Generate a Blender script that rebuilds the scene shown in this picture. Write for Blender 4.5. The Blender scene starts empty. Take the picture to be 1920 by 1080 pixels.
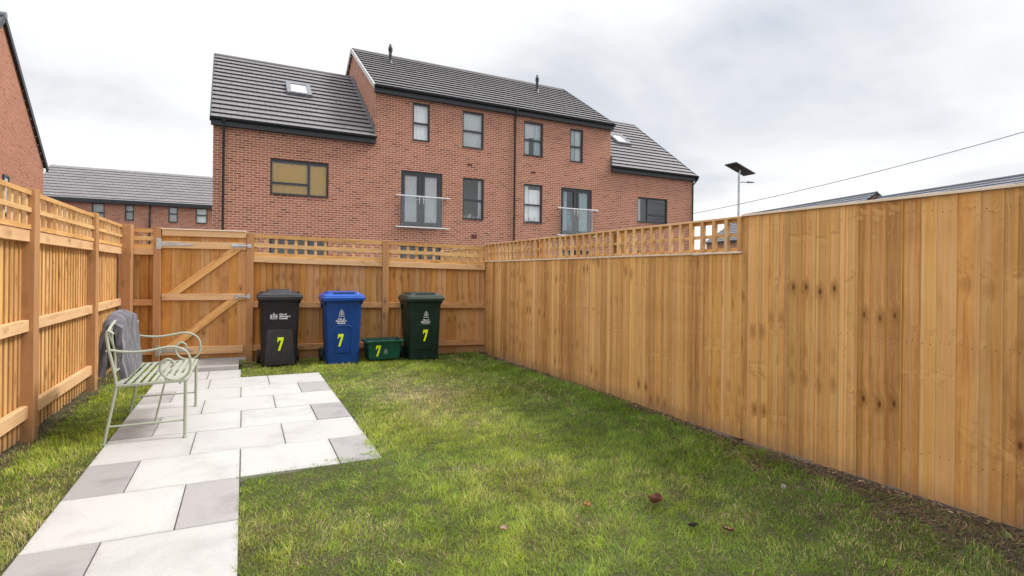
import bpy, bmesh, math, random
import numpy as np
from mathutils import Vector, Matrix, noise as mnoise
random.seed(11); rng = np.random.default_rng(5)
S = bpy.context.scene; COL = S.collection
# ------------------------------------------------------------------ camera
F, ROLL, CX, CY, H = 1035.0, .011, 960.0, 512.5, 1.36
YAW = math.atan((CX - 457.) / F)
FWD = Vector((math.sin(YAW), math.cos(YAW), 0)); RT = Vector((math.cos(YAW), -math.sin(YAW), 0)); UP = Vector((0, 0, 1))
cr = RT * math.cos(ROLL) + UP * math.sin(ROLL); cu = UP * math.cos(ROLL) - RT * math.sin(ROLL)
cam = bpy.data.objects.new('camera', bpy.data.cameras.new('camera')); COL.objects.link(cam)
cam.data.lens = F / 1920 * 36; cam.data.sensor_width = 36; cam.data.shift_y = -(540 - CY) / 1920
cam.data.clip_start = .05; cam.data.clip_end = 2000
m = Matrix.Identity(4)
for i in range(3): m[i][0] = cr[i]; m[i][1] = cu[i]; m[i][2] = -FWD[i]
m[2][3] = H
cam.matrix_world = m
S.camera = cam
# ------------------------------------------------------------------ light
SUN_EL, SUN_AZ = 50, 103          # azimuth from +Y towards +X: behind the camera, to the right
sun = bpy.data.objects.new('sun', bpy.data.lights.new('sun', 'SUN')); COL.objects.link(sun)
sun.data.energy = 2.3; sun.data.angle = math.radians(14); sun.data.color = (1, .96, .9)
e, a = math.radians(SUN_EL), math.radians(SUN_AZ)
sd = Vector((math.cos(e) * math.sin(a), math.cos(e) * math.cos(a), math.sin(e)))
sun.rotation_euler = sd.to_track_quat('Z', 'Y').to_euler()
W = bpy.data.worlds.new('World'); S.world = W; W.use_nodes = True
S.view_settings.view_transform = 'Standard'; S.view_settings.look = 'None'
S.view_settings.exposure = 0.55; S.view_settings.gamma = 1

def N(nt, t, ins=None, **props):
    n = nt.nodes.new(t)
    for k, v in props.items(): setattr(n, k, v)
    for k, v in (ins or {}).items():
        s = n.inputs[k]
        if hasattr(v, 'is_output') or isinstance(v, bpy.types.NodeSocket): nt.links.new(v, s)
        else: s.default_value = v
    return n
def MATH(nt, op, a, b=0., c=None, clamp=False):
    ins = {0: a, 1: b}
    if c is not None: ins[2] = c
    return N(nt, 'ShaderNodeMath', ins, operation=op, use_clamp=clamp).outputs[0]
def MIX(nt, f, a, b, mode='MIX'):
    n = N(nt, 'ShaderNodeMix', None, data_type='RGBA', blend_type=mode)
    for k, v in ((0, f), (6, a), (7, b)):
        if isinstance(v, bpy.types.NodeSocket): nt.links.new(v, n.inputs[k])
        else: n.inputs[k].default_value = v if k == 0 else (*v[:3], 1)
    return n.outputs[2]
def RAMP(nt, f, stops, interp='LINEAR'):
    n = N(nt, 'ShaderNodeValToRGB', {0: f}); r = n.color_ramp; r.interpolation = interp
    while len(r.elements) < len(stops): r.elements.new(.5)
    for el, (p, c) in zip(r.elements, stops):
        el.position = p; el.color = (*c, 1) if hasattr(c, '__len__') else (c, c, c, 1)
    return n.outputs[0]
def SMOOTH(nt, v, lo, hi):
    return N(nt, 'ShaderNodeMapRange', {0: v, 1: lo, 2: hi}, interpolation_type='SMOOTHSTEP').outputs[0]
def NOISE(nt, vec, scale, detail=3., rough=.5, dist=0.):
    return N(nt, 'ShaderNodeTexNoise', {'Vector': vec, 'Scale': scale, 'Detail': detail, 'Roughness': rough, 'Distortion': dist}).outputs['Fac']

# sky: overcast, brighter overhead, cloud banks projected on a plane high above
nt = W.node_tree; nt.nodes.clear()
g = N(nt, 'ShaderNodeTexCoord').outputs['Generated']
sep = N(nt, 'ShaderNodeSeparateXYZ', {0: g})
z = MATH(nt, 'MAXIMUM', sep.outputs[2], 0.)
zz = MATH(nt, 'ADD', z, .16)
cx_ = MATH(nt, 'DIVIDE', sep.outputs[0], zz); cy_ = MATH(nt, 'DIVIDE', sep.outputs[1], zz)
cv = N(nt, 'ShaderNodeCombineXYZ', {0: cx_, 1: cy_, 2: 3.1}).outputs[0]
n1 = NOISE(nt, cv, .55, 6., .5, .35)
n2 = NOISE(nt, N(nt, 'ShaderNodeVectorMath', {0: cv, 1: (7.3, 2.2, 1.)}, operation='ADD').outputs[0], 1.5, 8., .55, .25)
side = MATH(nt, 'ADD', MATH(nt, 'MULTIPLY', sep.outputs[0], 1.0), .0)      # greyer banks to the east
dens = MATH(nt, 'ADD', MATH(nt, 'MULTIPLY', n1, 1.9), MATH(nt, 'MULTIPLY', n2, .5))
dens = MATH(nt, 'ADD', dens, MATH(nt, 'MULTIPLY', SMOOTH(nt, side, .15, .95), .27))
dens = MATH(nt, 'SUBTRACT', dens, MATH(nt, 'MULTIPLY', SMOOTH(nt, z, .25, .02), .22))
cl = RAMP(nt, SMOOTH(nt, dens, 1.14, 1.80), [(0, (.74, .745, .745)), (.35, (.62, .627, .634)), (.7, (.49, .512, .555)), (1, (.36, .395, .465))])
sky = N(nt, 'ShaderNodeTexSky', sky_type='NISHITA', sun_disc=False, sun_elevation=math.radians(SUN_EL), sun_rotation=math.radians(SUN_AZ), air_density=1.0, dust_density=2.0)
skyc = N(nt, 'ShaderNodeVectorMath', {0: sky.outputs[0], 3: .1}, operation='SCALE').outputs[0]
c = MIX(nt, .93, skyc, cl)
lum = MATH(nt, 'ADD', 1.0, MATH(nt, 'MULTIPLY', SMOOTH(nt, z, .34, .9), .95))
c = N(nt, 'ShaderNodeVectorMath', {0: c, 3: lum}, operation='SCALE').outputs[0]
bg = N(nt, 'ShaderNodeBackground', {0: c, 1: 1.0})
N(nt, 'ShaderNodeOutputWorld', {0: bg.outputs[0]})

# ------------------------------------------------------------------ where a line of sight meets a wall or the ground
def ray(u, v):
    a, b = u - CX, -(v - CY); c, s = math.cos(ROLL), math.sin(ROLL)
    return FWD + RT * ((a * c - b * s) / F) + UP * ((a * s + b * c) / F)
def onY(u, v, Y): r = ray(u, v); return Vector((0, 0, H)) + r * (Y / r.y)
def onG(u, v, z=0.): r = ray(u, v); return Vector((0, 0, H)) + r * ((z - H) / r.z)

# ------------------------------------------------------------------ mesh helpers
class MB:
    def __init__(s): s.v = []; s.f = []; s.uv = []; s.mi = []
    def add(s, verts, faces, uvs, mi=0):
        o = len(s.v); s.v += [tuple(p) for p in verts]
        for f, uv in zip(faces, uvs): s.f.append([o + i for i in f]); s.uv.append(uv); s.mi.append(mi)
    def quad(s, pts, uv=None, mi=0):
        s.add(pts, [list(range(len(pts)))], [uv or [(0, 0), (1, 0), (1, 1), (0, 1)][:len(pts)] + [(0, 0)] * (len(pts) - 4)], mi)
    def hexa(s, c, L, uw=None, mi=0, off=None):
        # c: 8 corners, 0-3 ring at the start, 4-7 ring at the end of the grain direction
        o = off or (random.random() * 40, random.random() * 40); ou, ov = o
        c = [Vector(p) for p in c]
        F4 = [[0, 1, 2, 3], [7, 6, 5, 4]]; uvs = []
        w = [(c[(i + 1) % 4] - c[i]).length for i in range(4)]
        uvs.append([(ou, ov), (ou + w[0], ov), (ou + w[0], ov + w[1]), (ou, ov + w[1])]); uvs.append(uvs[0])
        run = 0
        for i in range(4):
            j = (i + 1) % 4
            F4.append([i, i + 4, j + 4, j]); uvs.append([(ou + run, ov), (ou + run, ov + L), (ou + run + w[i], ov + L), (ou + run + w[i], ov)]); run += w[i]
        s.add(c, F4, uvs, mi)
    def beam(s, p0, p1, w, h, side=(1, 0, 0), mi=0):
        p0, p1 = Vector(p0), Vector(p1); d = (p1 - p0); L = d.length; d.normalize()
        sd = Vector(side); sd = (sd - d * sd.dot(d)).normalized(); n = d.cross(sd)
        r = [-sd * w / 2 - n * h / 2, sd * w / 2 - n * h / 2, sd * w / 2 + n * h / 2, -sd * w / 2 + n * h / 2]
        s.hexa([p0 + q for q in r][::-1] + [p1 + q for q in r][::-1], L, mi=mi)
    def box(s, x0, x1, y0, y1, z0, z1, grain='z', mi=0):
        if grain == 'z': s.beam(((x0 + x1) / 2, (y0 + y1) / 2, z0), ((x0 + x1) / 2, (y0 + y1) / 2, z1), x1 - x0, y1 - y0, (1, 0, 0), mi)
        elif grain == 'x': s.beam((x0, (y0 + y1) / 2, (z0 + z1) / 2), (x1, (y0 + y1) / 2, (z0 + z1) / 2), y1 - y0, z1 - z0, (0, 1, 0), mi)
        else: s.beam(((x0 + x1) / 2, y0, (z0 + z1) / 2), ((x0 + x1) / 2, y1, (z0 + z1) / 2), x1 - x0, z1 - z0, (1, 0, 0), mi)
    def tube(s, pts, r, n=8, mi=0, caps=True, closed=False):
        pts = [Vector(p) for p in pts]; rr = r if hasattr(r, '__len__') else [r] * len(pts)
        o = len(s.v); up = None; N_ = len(pts)
        for i, p in enumerate(pts):
            t = (pts[min(i + 1, N_ - 1)] - pts[max(i - 1, 0)]).normalized()
            if up is None:
                up = Vector((0, 0, 1)) if abs(t.z) < .9 else Vector((1, 0, 0))
            up = (up - t * up.dot(t)).normalized(); b = t.cross(up)
            for k in range(n):
                a = 2 * math.pi * k / n; s.v.append(tuple(p + (up * math.cos(a) + b * math.sin(a)) * rr[i]))
        for i in range(N_ - 1):
            for k in range(n):
                k2 = (k + 1) % n
                s.f.append([o + i * n + k, o + i * n + k2, o + (i + 1) * n + k2, o + (i + 1) * n + k]); s.uv.append([(k / n, i), ((k + 1) / n, i), ((k + 1) / n, i + 1), (k / n, i + 1)]); s.mi.append(mi)
        if caps:
            s.f.append([o + k for k in range(n)][::-1]); s.uv.append([(0, 0)] * n); s.mi.append(mi)
            s.f.append([o + (N_ - 1) * n + k for k in range(n)]); s.uv.append([(0, 0)] * n); s.mi.append(mi)
    def loft(s, rings, mi=0, cap0=True, cap1=True):
        o = len(s.v); n = len(rings[0])
        for r in rings: s.v += [tuple(p) for p in r]
        for i in range(len(rings) - 1):
            for k in range(n):
                k2 = (k + 1) % n
                s.f.append([o + i * n + k, o + i * n + k2, o + (i + 1) * n + k2, o + (i + 1) * n + k]); s.uv.append([(k / n, i), (k2 / n, i), (k2 / n, i + 1), (k / n, i + 1)]); s.mi.append(mi)
        if cap0: s.f.append([o + k for k in range(n)][::-1]); s.uv.append([(0, 0)] * n); s.mi.append(mi)
        if cap1: s.f.append([o + (len(rings) - 1) * n + k for k in range(n)]); s.uv.append([(0, 0)] * n); s.mi.append(mi)
    def prism(s, outline, axis_fn, d0, d1, mi=0):
        # outline list of 2D points; axis_fn(p2, d) -> 3D
        a = [axis_fn(p, d0) for p in outline]; b = [axis_fn(p, d1) for p in outline]
        s.loft([a, b], mi)
    def build(s, name, mat, parent=None, smooth=False, bevel=0, **tags):
        me = bpy.data.meshes.new(name); me.from_pydata(s.v, [], s.f); 
        uvl = me.uv_layers.new(name='UVMap')
        flat = [c for f in s.uv for p in f for c in p]
        uvl.data.foreach_set('uv', flat)
        mats = mat if isinstance(mat, (list, tuple)) else [mat]
        for q in mats: me.materials.append(q)
        if len(mats) > 1: me.polygons.foreach_set('material_index', s.mi)
        me.polygons.foreach_set('use_smooth', [smooth] * len(me.polygons))
        bm = bmesh.new(); bm.from_mesh(me); bmesh.ops.recalc_face_normals(bm, faces=bm.faces); bm.to_mesh(me); bm.free()
        ob = bpy.data.objects.new(name, me); COL.objects.link(ob)
        if parent: ob.parent = parent
        if bevel:
            b = ob.modifiers.new('bevel', 'BEVEL'); b.width = bevel; b.segments = 2; b.limit_method = 'ANGLE'
        if smooth:
            try: me.set_sharp_from_angle(angle=math.radians(40))
            except Exception: pass
        for k, v in tags.items(): ob[k] = v
        return ob
def thing(name, label, cat, loc=(0, 0, 0), rz=0, group=None):
    o = bpy.data.objects.new(name, None); COL.objects.link(o); o.empty_display_size = .1
    o.location = loc; o.rotation_euler = (0, 0, rz); o['label'] = label; o['category'] = cat
    if group: o['group'] = group
    return o
def spline(pts, k=8):
    P = [Vector(p) for p in pts]; out = []
    for i in range(len(P) - 1):
        a, b, c, d = P[max(i - 1, 0)], P[i], P[i + 1], P[min(i + 2, len(P) - 1)]
        for j in range(k):
            t = j / k; out.append(.5 * ((2 * b) + (c - a) * t + (2 * a - 5 * b + 4 * c - d) * t * t + (3 * b - a - 3 * c + d) * t ** 3))
    return out + [P[-1]]
def rrect(hw, y0, y1, z, r=.05, n=5):
    pts = []
    for cx, cy, a0 in ((hw - r, y1 - r, 0), (-hw + r, y1 - r, 90), (-hw + r, y0 + r, 180), (hw - r, y0 + r, 270)):
        for k in range(n + 1):
            a = math.radians(a0 + 90 * k / n); pts.append((cx + r * math.cos(a), cy + r * math.sin(a), z))
    return pts

# ------------------------------------------------------------------ materials
def newmat(name):
    m = bpy.data.materials.new(name); m.use_nodes = True; nt = m.node_tree; nt.nodes.clear()
    p = N(nt, 'ShaderNodeBsdfPrincipled'); out = N(nt, 'ShaderNodeOutputMaterial', {0: p.outputs[0]})
    return m, nt, p
def L(nt, a, b): nt.links.new(a, b)
def plain(name, col, rough=.5, metal=0., bump=0., bscale=200., var=.0, spec=.5):
    m, nt, p = newmat(name)
    tc = N(nt, 'ShaderNodeTexCoord').outputs['Object']
    if var:
        n = NOISE(nt, tc, 9., 4.)
        L(nt, MIX(nt, SMOOTH(nt, n, .3, .7), [c * (1 - var) for c in col], [min(1, c * (1 + var)) for c in col]), p.inputs['Base Color'])
        L(nt, MATH(nt, 'ADD', rough - .1, MATH(nt, 'MULTIPLY', NOISE(nt, tc, 23., 5.), .2)), p.inputs['Roughness'])
    else:
        p.inputs['Base Color'].default_value = (*col, 1); p.inputs['Roughness'].default_value = rough
    p.inputs['Metallic'].default_value = metal; p.inputs['Specular IOR Level'].default_value = spec
    if bump:
        b = N(nt, 'ShaderNodeBump', {'Strength': bump, 'Distance': .002, 'Height': NOISE(nt, tc, bscale, 3.)}); L(nt, b.outputs[0], p.inputs['Normal'])
    return m
def wood(name, light, mid, dark, knots=1., var=1., drift=False):
    m, nt, p = newmat(name)
    uv = N(nt, 'ShaderNodeTexCoord').outputs['UV']; s = N(nt, 'ShaderNodeSeparateXYZ', {0: uv})
    r0 = N(nt, 'ShaderNodeNewGeometry').outputs['Random Per Island']
    # boards cut from one log stand side by side: the tone drifts along the fence
    po = N(nt, 'ShaderNodeSeparateXYZ', {0: N(nt, 'ShaderNodeNewGeometry').outputs['Position']})
    grp = NOISE(nt, N(nt, 'ShaderNodeCombineXYZ', {0: MATH(nt, 'MULTIPLY', MATH(nt, 'ADD', po.outputs[0], po.outputs[1]), 2.3)}).outputs[0], 1., 2.)
    r = MATH(nt, 'ADD', MATH(nt, 'MULTIPLY', r0, .45), MATH(nt, 'MULTIPLY', SMOOTH(nt, grp, .3, .7), .55)) if drift else r0
    # knots: cells stretched along the board
    kv = N(nt, 'ShaderNodeCombineXYZ', {0: MATH(nt, 'MULTIPLY', s.outputs[0], 8.5), 1: MATH(nt, 'MULTIPLY', s.outputs[1], 4.2), 2: 0.}).outputs[0]
    vo = N(nt, 'ShaderNodeTexVoronoi', {'Vector': kv, 'Scale': 1., 'Randomness': 1.}, feature='F1')
    gate = MATH(nt, 'GREATER_THAN', N(nt, 'ShaderNodeSeparateColor', {0: vo.outputs['Color']}).outputs[0], .54)
    dist = vo.outputs['Distance']
    kd = N(nt, 'ShaderNodeCombineXYZ', {0: MATH(nt, 'MULTIPLY', s.outputs[0], 1), 1: MATH(nt, 'MULTIPLY', s.outputs[1], .55)}).outputs[0]
    # grain bent round the knots
    bend = MATH(nt, 'MULTIPLY', MATH(nt, 'MULTIPLY', SMOOTH(nt, dist, .5, 0.), gate), .05)
    gu = MATH(nt, 'ADD', s.outputs[0], bend)
    warp = NOISE(nt, N(nt, 'ShaderNodeCombineXYZ', {0: MATH(nt, 'MULTIPLY', s.outputs[0], 3.), 1: MATH(nt, 'MULTIPLY', s.outputs[1], 1.3), 2: 0.}).outputs[0], 1., 2.)
    gu = MATH(nt, 'ADD', gu, MATH(nt, 'MULTIPLY', warp, .06))
    gv = N(nt, 'ShaderNodeCombineXYZ', {0: MATH(nt, 'MULTIPLY', gu, 95.), 1: MATH(nt, 'MULTIPLY', s.outputs[1], 1.6), 2: 1.}).outputs[0]
    gr = NOISE(nt, gv, 1., 4., .6)
    gv2 = N(nt, 'ShaderNodeCombineXYZ', {0: MATH(nt, 'MULTIPLY', gu, 26.), 1: MATH(nt, 'MULTIPLY', s.outputs[1], .8), 2: 2.}).outputs[0]
    gr2 = NOISE(nt, gv2, 1., 3., .5)
    blot = NOISE(nt, N(nt, 'ShaderNodeCombineXYZ', {0: MATH(nt, 'MULTIPLY', s.outputs[0], 7.), 1: MATH(nt, 'MULTIPLY', s.outputs[1], 2.6), 2: 3.}).outputs[0], 1., 4., .6, .6)
    t = MATH(nt, 'ADD', MATH(nt, 'MULTIPLY', gr, .42), MATH(nt, 'MULTIPLY', gr2, .38)); t = MATH(nt, 'ADD', t, MATH(nt, 'MULTIPLY', blot, .42))
    t = MATH(nt, 'ADD', t, MATH(nt, 'MULTIPLY', MATH(nt, 'SUBTRACT', r, .5), .42 * var))
    c = RAMP(nt, t, [(.34, light), (.6, mid), (.86, dark)])
    # every board a slightly different hue
    hs = N(nt, 'ShaderNodeHueSaturation', {'Hue': MATH(nt, 'ADD', .5 - .006, MATH(nt, 'MULTIPLY', MATH(nt, 'FRACT', MATH(nt, 'MULTIPLY', r, 7.31)), .010)), 'Saturation': MATH(nt, 'ADD', .9, MATH(nt, 'MULTIPLY', MATH(nt, 'FRACT', MATH(nt, 'MULTIPLY', r, 13.7)), .16)), 'Value': MATH(nt, 'ADD', 1 - .16 * var, MATH(nt, 'MULTIPLY', MATH(nt, 'FRACT', MATH(nt, 'MULTIPLY', r, 5.13)), .3 * var)), 'Color': c}).outputs[0]
    rp = NOISE(nt, N(nt, 'ShaderNodeCombineXYZ', {0: MATH(nt, 'MULTIPLY', s.outputs[0], 8.), 1: MATH(nt, 'MULTIPLY', s.outputs[1], 9.), 2: 5.}).outputs[0], 1., 2., .5, 1.2)
    rm = NOISE(nt, N(nt, 'ShaderNodeCombineXYZ', {0: MATH(nt, 'MULTIPLY', s.outputs[0], 6.), 1: MATH(nt, 'MULTIPLY', s.outputs[1], 4.), 2: 8.}).outputs[0], 1., 2.)
    rip = MATH(nt, 'MULTIPLY', SMOOTH(nt, MATH(nt, 'ABSOLUTE', MATH(nt, 'SUBTRACT', rp, .5)), .035, .0), SMOOTH(nt, rm, .54, .66))
    hs = MIX(nt, MATH(nt, 'MULTIPLY', rip, .55 * knots), hs, dark)
    hs = MIX(nt, MATH(nt, 'MULTIPLY', MATH(nt, 'MULTIPLY', SMOOTH(nt, rp, .52, .62), SMOOTH(nt, rm, .54, .66)), .35 * knots), hs, light)
    halo = MATH(nt, 'MULTIPLY', MATH(nt, 'MULTIPLY', SMOOTH(nt, dist, .42, .1), gate), .6 * knots)
    hs = MIX(nt, halo, hs, [d * .75 for d in dark])
    core = MATH(nt, 'MULTIPLY', MATH(nt, 'MULTIPLY', SMOOTH(nt, MATH(nt, 'ADD', dist, MATH(nt, 'MULTIPLY', gr, .05)), .16, .07), gate), .85 * knots)
    hs = MIX(nt, core, hs, (.10, .038, .012))
    # nails/speckles
    nz = N(nt, 'ShaderNodeTexVoronoi', {'Vector': N(nt, 'ShaderNodeCombineXYZ', {0: s.outputs[0], 1: s.outputs[1], 2: r}).outputs[0], 'Scale': 17.}, feature='F1')
    sp = MATH(nt, 'MULTIPLY', SMOOTH(nt, nz.outputs['Distance'], .07, .03), MATH(nt, 'GREATER_THAN', N(nt, 'ShaderNodeSeparateColor', {0: nz.outputs['Color']}).outputs[1], .8))
    hs = MIX(nt, MATH(nt, 'MULTIPLY', sp, .6), hs, (.06, .03, .015))
    # splashed earth where a board nears the ground
    wz = N(nt, 'ShaderNodeSeparateXYZ', {0: N(nt, 'ShaderNodeNewGeometry').outputs['Position']})
    dirt = MATH(nt, 'MULTIPLY', SMOOTH(nt, MATH(nt, 'ADD', wz.outputs[2], MATH(nt, 'MULTIPLY', NOISE(nt, N(nt, 'ShaderNodeNewGeometry').outputs['Position'], 14., 5., .7), .16)), .27, .06), .5)
    hs = MIX(nt, dirt, hs, (.20, .145, .10))
    L(nt, hs, p.inputs['Base Color']); p.inputs['Roughness'].default_value = .72; p.inputs['Specular IOR Level'].default_value = .25
    b = N(nt, 'ShaderNodeBump', {'Strength': .35, 'Distance': .0015, 'Height': MATH(nt, 'ADD', gr, MATH(nt, 'MULTIPLY', core, -1.))}); L(nt, b.outputs[0], p.inputs['Normal'])
    return m
M_BOARD = wood('fence_board_wood', (.745, .445, .175), (.62, .335, .112), (.38, .17, .048), 1., 1.05, True)
M_RAIL = wood('rail_wood', (.76, .51, .25), (.65, .39, .165), (.42, .21, .075), .7, .7)
M_POST = wood('post_wood', (.50, .265, .09), (.43, .21, .067), (.29, .125, .038), .7, .6)
M_GATE = wood('gate_wood', (.62, .345, .12), (.52, .255, .08), (.34, .145, .04), .9, .6)
M_CAP = wood('capping_wood', (.86, .74, .60), (.76, .60, .45), (.58, .40, .26), .3, .4)

def brick(name, c1, c2, c3, mortar):
    m, nt, p = newmat(name)
    uv = N(nt, 'ShaderNodeTexCoord').outputs['UV']
    def bt(vec, a, b, mo, sz=.011):
        return N(nt, 'ShaderNodeTexBrick', {'Vector': vec, 'Color1': (*a, 1), 'Color2': (*b, 1), 'Mortar': (*mo, 1), 'Scale': 1., 'Mortar Size': sz, 'Mortar Smooth': .15, 'Bias': 0., 'Brick Width': .225, 'Row Height': .075}, offset=.5)
    A = bt(uv, (0, 0, 0), (1, 1, 1), (.5, .5, .5))
    rnd = N(nt, 'ShaderNodeSeparateColor', {0: A.outputs[0]}).outputs[0]
    col = RAMP(nt, rnd, [(0, c3), (.16, c1), (.6, c2), (1, [q * 1.15 for q in c2])])
    ns = NOISE(nt, uv, 1.1, 5., .6); col = MIX(nt, MATH(nt, 'MULTIPLY', SMOOTH(nt, ns, .35, .7), .35), col, [q * .8 for q in c1])
    n3 = NOISE(nt, uv, 60., 3.); col = MIX(nt, MATH(nt, 'MULTIPLY', n3, .35), col, [q * .65 for q in c1])
    col = MIX(nt, A.outputs['Fac'], col, mortar)
    st = SMOOTH(nt, NOISE(nt, N(nt, 'ShaderNodeVectorMath', {0: uv, 1: (.55, 1.4, 1)}, operation='MULTIPLY').outputs[0], 1., 5., .65), .58, .78)
    col = MIX(nt, MATH(nt, 'MULTIPLY', st, .16), col, (.62, .52, .46))
    L(nt, col, p.inputs['Base Color']); p.inputs['Roughness'].default_value = .85; p.inputs['Specular IOR Level'].default_value = .2
    b = N(nt, 'ShaderNodeBump', {'Strength': .6, 'Distance': .006, 'Height': MATH(nt, 'SUBTRACT', 1., A.outputs['Fac'])}); L(nt, b.outputs[0], p.inputs['Normal'])
    return m
M_BRICK = brick('red_brick', (.36, .118, .068), (.43, .16, .095), (.20, .06, .042), (.56, .40, .31))
M_BRICK2 = brick('orange_brick', (.40, .155, .09), (.46, .19, .115), (.27, .10, .065), (.46, .30, .22))
def tiles(name, col):
    m, nt, p = newmat(name)
    uv = N(nt, 'ShaderNodeTexCoord').outputs['UV']
    A = N(nt, 'ShaderNodeTexBrick', {'Vector': uv, 'Color1': (0, 0, 0, 1), 'Color2': (1, 1, 1, 1), 'Mortar': (.5, .5, .5, 1), 'Scale': 1., 'Mortar Size': .006, 'Brick Width': .33, 'Row Height': 1.}, offset=.5)
    rnd = N(nt, 'ShaderNodeSeparateColor', {0: A.outputs[0]}).outputs[0]
    c = MIX(nt, rnd, [q * .90 for q in col], [q * 1.10 for q in col])
    c = MIX(nt, SMOOTH(nt, NOISE(nt, uv, .8, 5., .6), .3, .75), c, [q * 1.2 for q in col])
    c = MIX(nt, A.outputs['Fac'], c, [q * .35 for q in col])
    L(nt, c, p.inputs['Base Color']); p.inputs['Roughness'].default_value = .62; p.inputs['Specular IOR Level'].default_value = .4
    return m
M_TILE = tiles('roof_tile', (.178, .168, .176)); M_TILE_F = tiles('roof_tile_blue_grey', (.15, .16, .185))
M_TRIM = plain('anthracite_trim', (.022, .027, .033), .42, var=.1)
M_FRAME = plain('window_frame', (.035, .040, .048), .4)
M_WHITE = plain('white_metal', (.75, .75, .75), .35)
M_VERGE = plain('pale_verge', (.55, .54, .53), .7, var=.1)
M_LEAD = plain('lead_flashing', (.17, .18, .20), .5, var=.2)
M_DARKROOM = plain('room_dark', (.05, .05, .05), .9)
M_ROOM = plain('room_wall', (.5, .48, .45), .9)
def glass(name, tint=(.93, .95, .95), k=.28):
    m, nt, p = newmat(name); nt.nodes.remove(p)
    tr = N(nt, 'ShaderNodeBsdfTransparent', {0: (*tint, 1)}); gl = N(nt, 'ShaderNodeBsdfGlossy', {0: (.95, .97, 1, 1), 1: .02})
    fr = N(nt, 'ShaderNodeFresnel', {0: 1.5}).outputs[0]
    f = MATH(nt, 'ADD', MATH(nt, 'MULTIPLY', fr, 1.2), k, clamp=True)
    mx = N(nt, 'ShaderNodeMixShader', {0: f, 1: tr.outputs[0], 2: gl.outputs[0]})
    out = [n for n in nt.nodes if n.type == 'OUTPUT_MATERIAL'][0]; L(nt, mx.outputs[0], out.inputs[0])
    return m
M_GLASS = glass('window_glass', k=.04); M_GLASS_L = glass('balcony_glass', (.96, .975, .97), .0); M_SKYL = glass('skylight_glass', (.3, .33, .36), .55)
def cloth(name, col):
    m, nt, p = newmat(name); p.inputs['Base Color'].default_value = (*col, 1); p.inputs['Roughness'].default_value = .9
    p.inputs['Emission Strength'].default_value = 0
    return m
M_NET = cloth('net_curtain', (.92, .93, .94)); M_BLIND = cloth('pale_blind', (.92, .95, .95)); M_YEL = cloth('ochre_curtain', (.95, .62, .13)); M_BLUEC = cloth('pale_blue_curtain', (.62, .76, .82))
M_GALV = plain('galvanised_steel', (.55, .57, .6), .38, .7, var=.12)
M_SAGE = plain('sage_green_paint', (.35, .385, .31), .42, var=.07)
M_PL = dict(black=plain('black_plastic', (.011, .011, .013), .5, bump=.25, bscale=320., var=.25, spec=.3), dlid=plain('dark_grey_lid', (.022, .023, .027), .42, var=.2),
            blue=plain('blue_plastic', (.002, .045, .21), .5, bump=.15, bscale=320., var=.12, spec=.35), blid=plain('blue_lid', (.006, .075, .40), .36, var=.1),
            green=plain('dark_green_plastic', (.005, .024, .015), .5, bump=.2, bscale=320., var=.2, spec=.3), glid=plain('faded_green_lid', (.022, .038, .030), .42, var=.2),
            tub=plain('bottle_green_plastic', (.003, .07, .045), .36, bump=.15, bscale=320., var=.12))
M_RUB = plain('black_rubber', (.02, .02, .02), .7)
M_STICK = plain('fluorescent_yellow_vinyl', (.72, .86, .01), .5)
M_PRINT = plain('white_print', (.72, .74, .76), .5); M_PRINTG = plain('grey_print', (.30, .36, .34), .5)
M_PRINTC = plain('silver_print', (.48, .50, .52), .5); M_NAIL = plain('rusty_nail', (.07, .035, .02), .7); M_CABLE = plain('cable_black', (.03, .03, .03), .5)

# ------------------------------------------------------------------ ground
def sstep(x, a, b):
    t = np.clip((x - a) / (b - a), 0, 1); return t * t * (3 - 2 * t)
def gz(x, y):
    x = np.asarray(x, float); y = np.asarray(y, float)
    z = 0 * x
    z = z + .012 * np.sin(x * 2.1 + .4) * np.sin(y * 1.3 + 1.) * sstep(x, 1.2, 2.0) + .05 * sstep(x, 2.9, 3.7) * (1 - sstep(y, 2.2, 3.4)) * .6
    return z
def grass_mask(x, y):     # 1 where lawn grows
    pat = ((x > -.955) & (x < .93 - .05 * (y < 4.5)) & (y > 4.035 + .17 * np.maximum(x, 0)) & (y < 7.80)) | ((x > -.955) & (x < -.012) & (y < 9.3))
    return ~pat
gm, nt, p = newmat('tarmac'); tc = N(nt, 'ShaderNodeTexCoord').outputs['Object']
L(nt, MIX(nt, NOISE(nt, tc, 60., 4.), (.05, .05, .052), (.10, .10, .098)), p.inputs['Base Color']); p.inputs['Roughness'].default_value = .9
mb = MB(); mb.quad([(-600, -600, -.06), (600, -600, -.06), (600, 600, -.06), (-600, 600, -.06)]); g_ = mb.build('ground', gm); g_['kind'] = 'structure'

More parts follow.
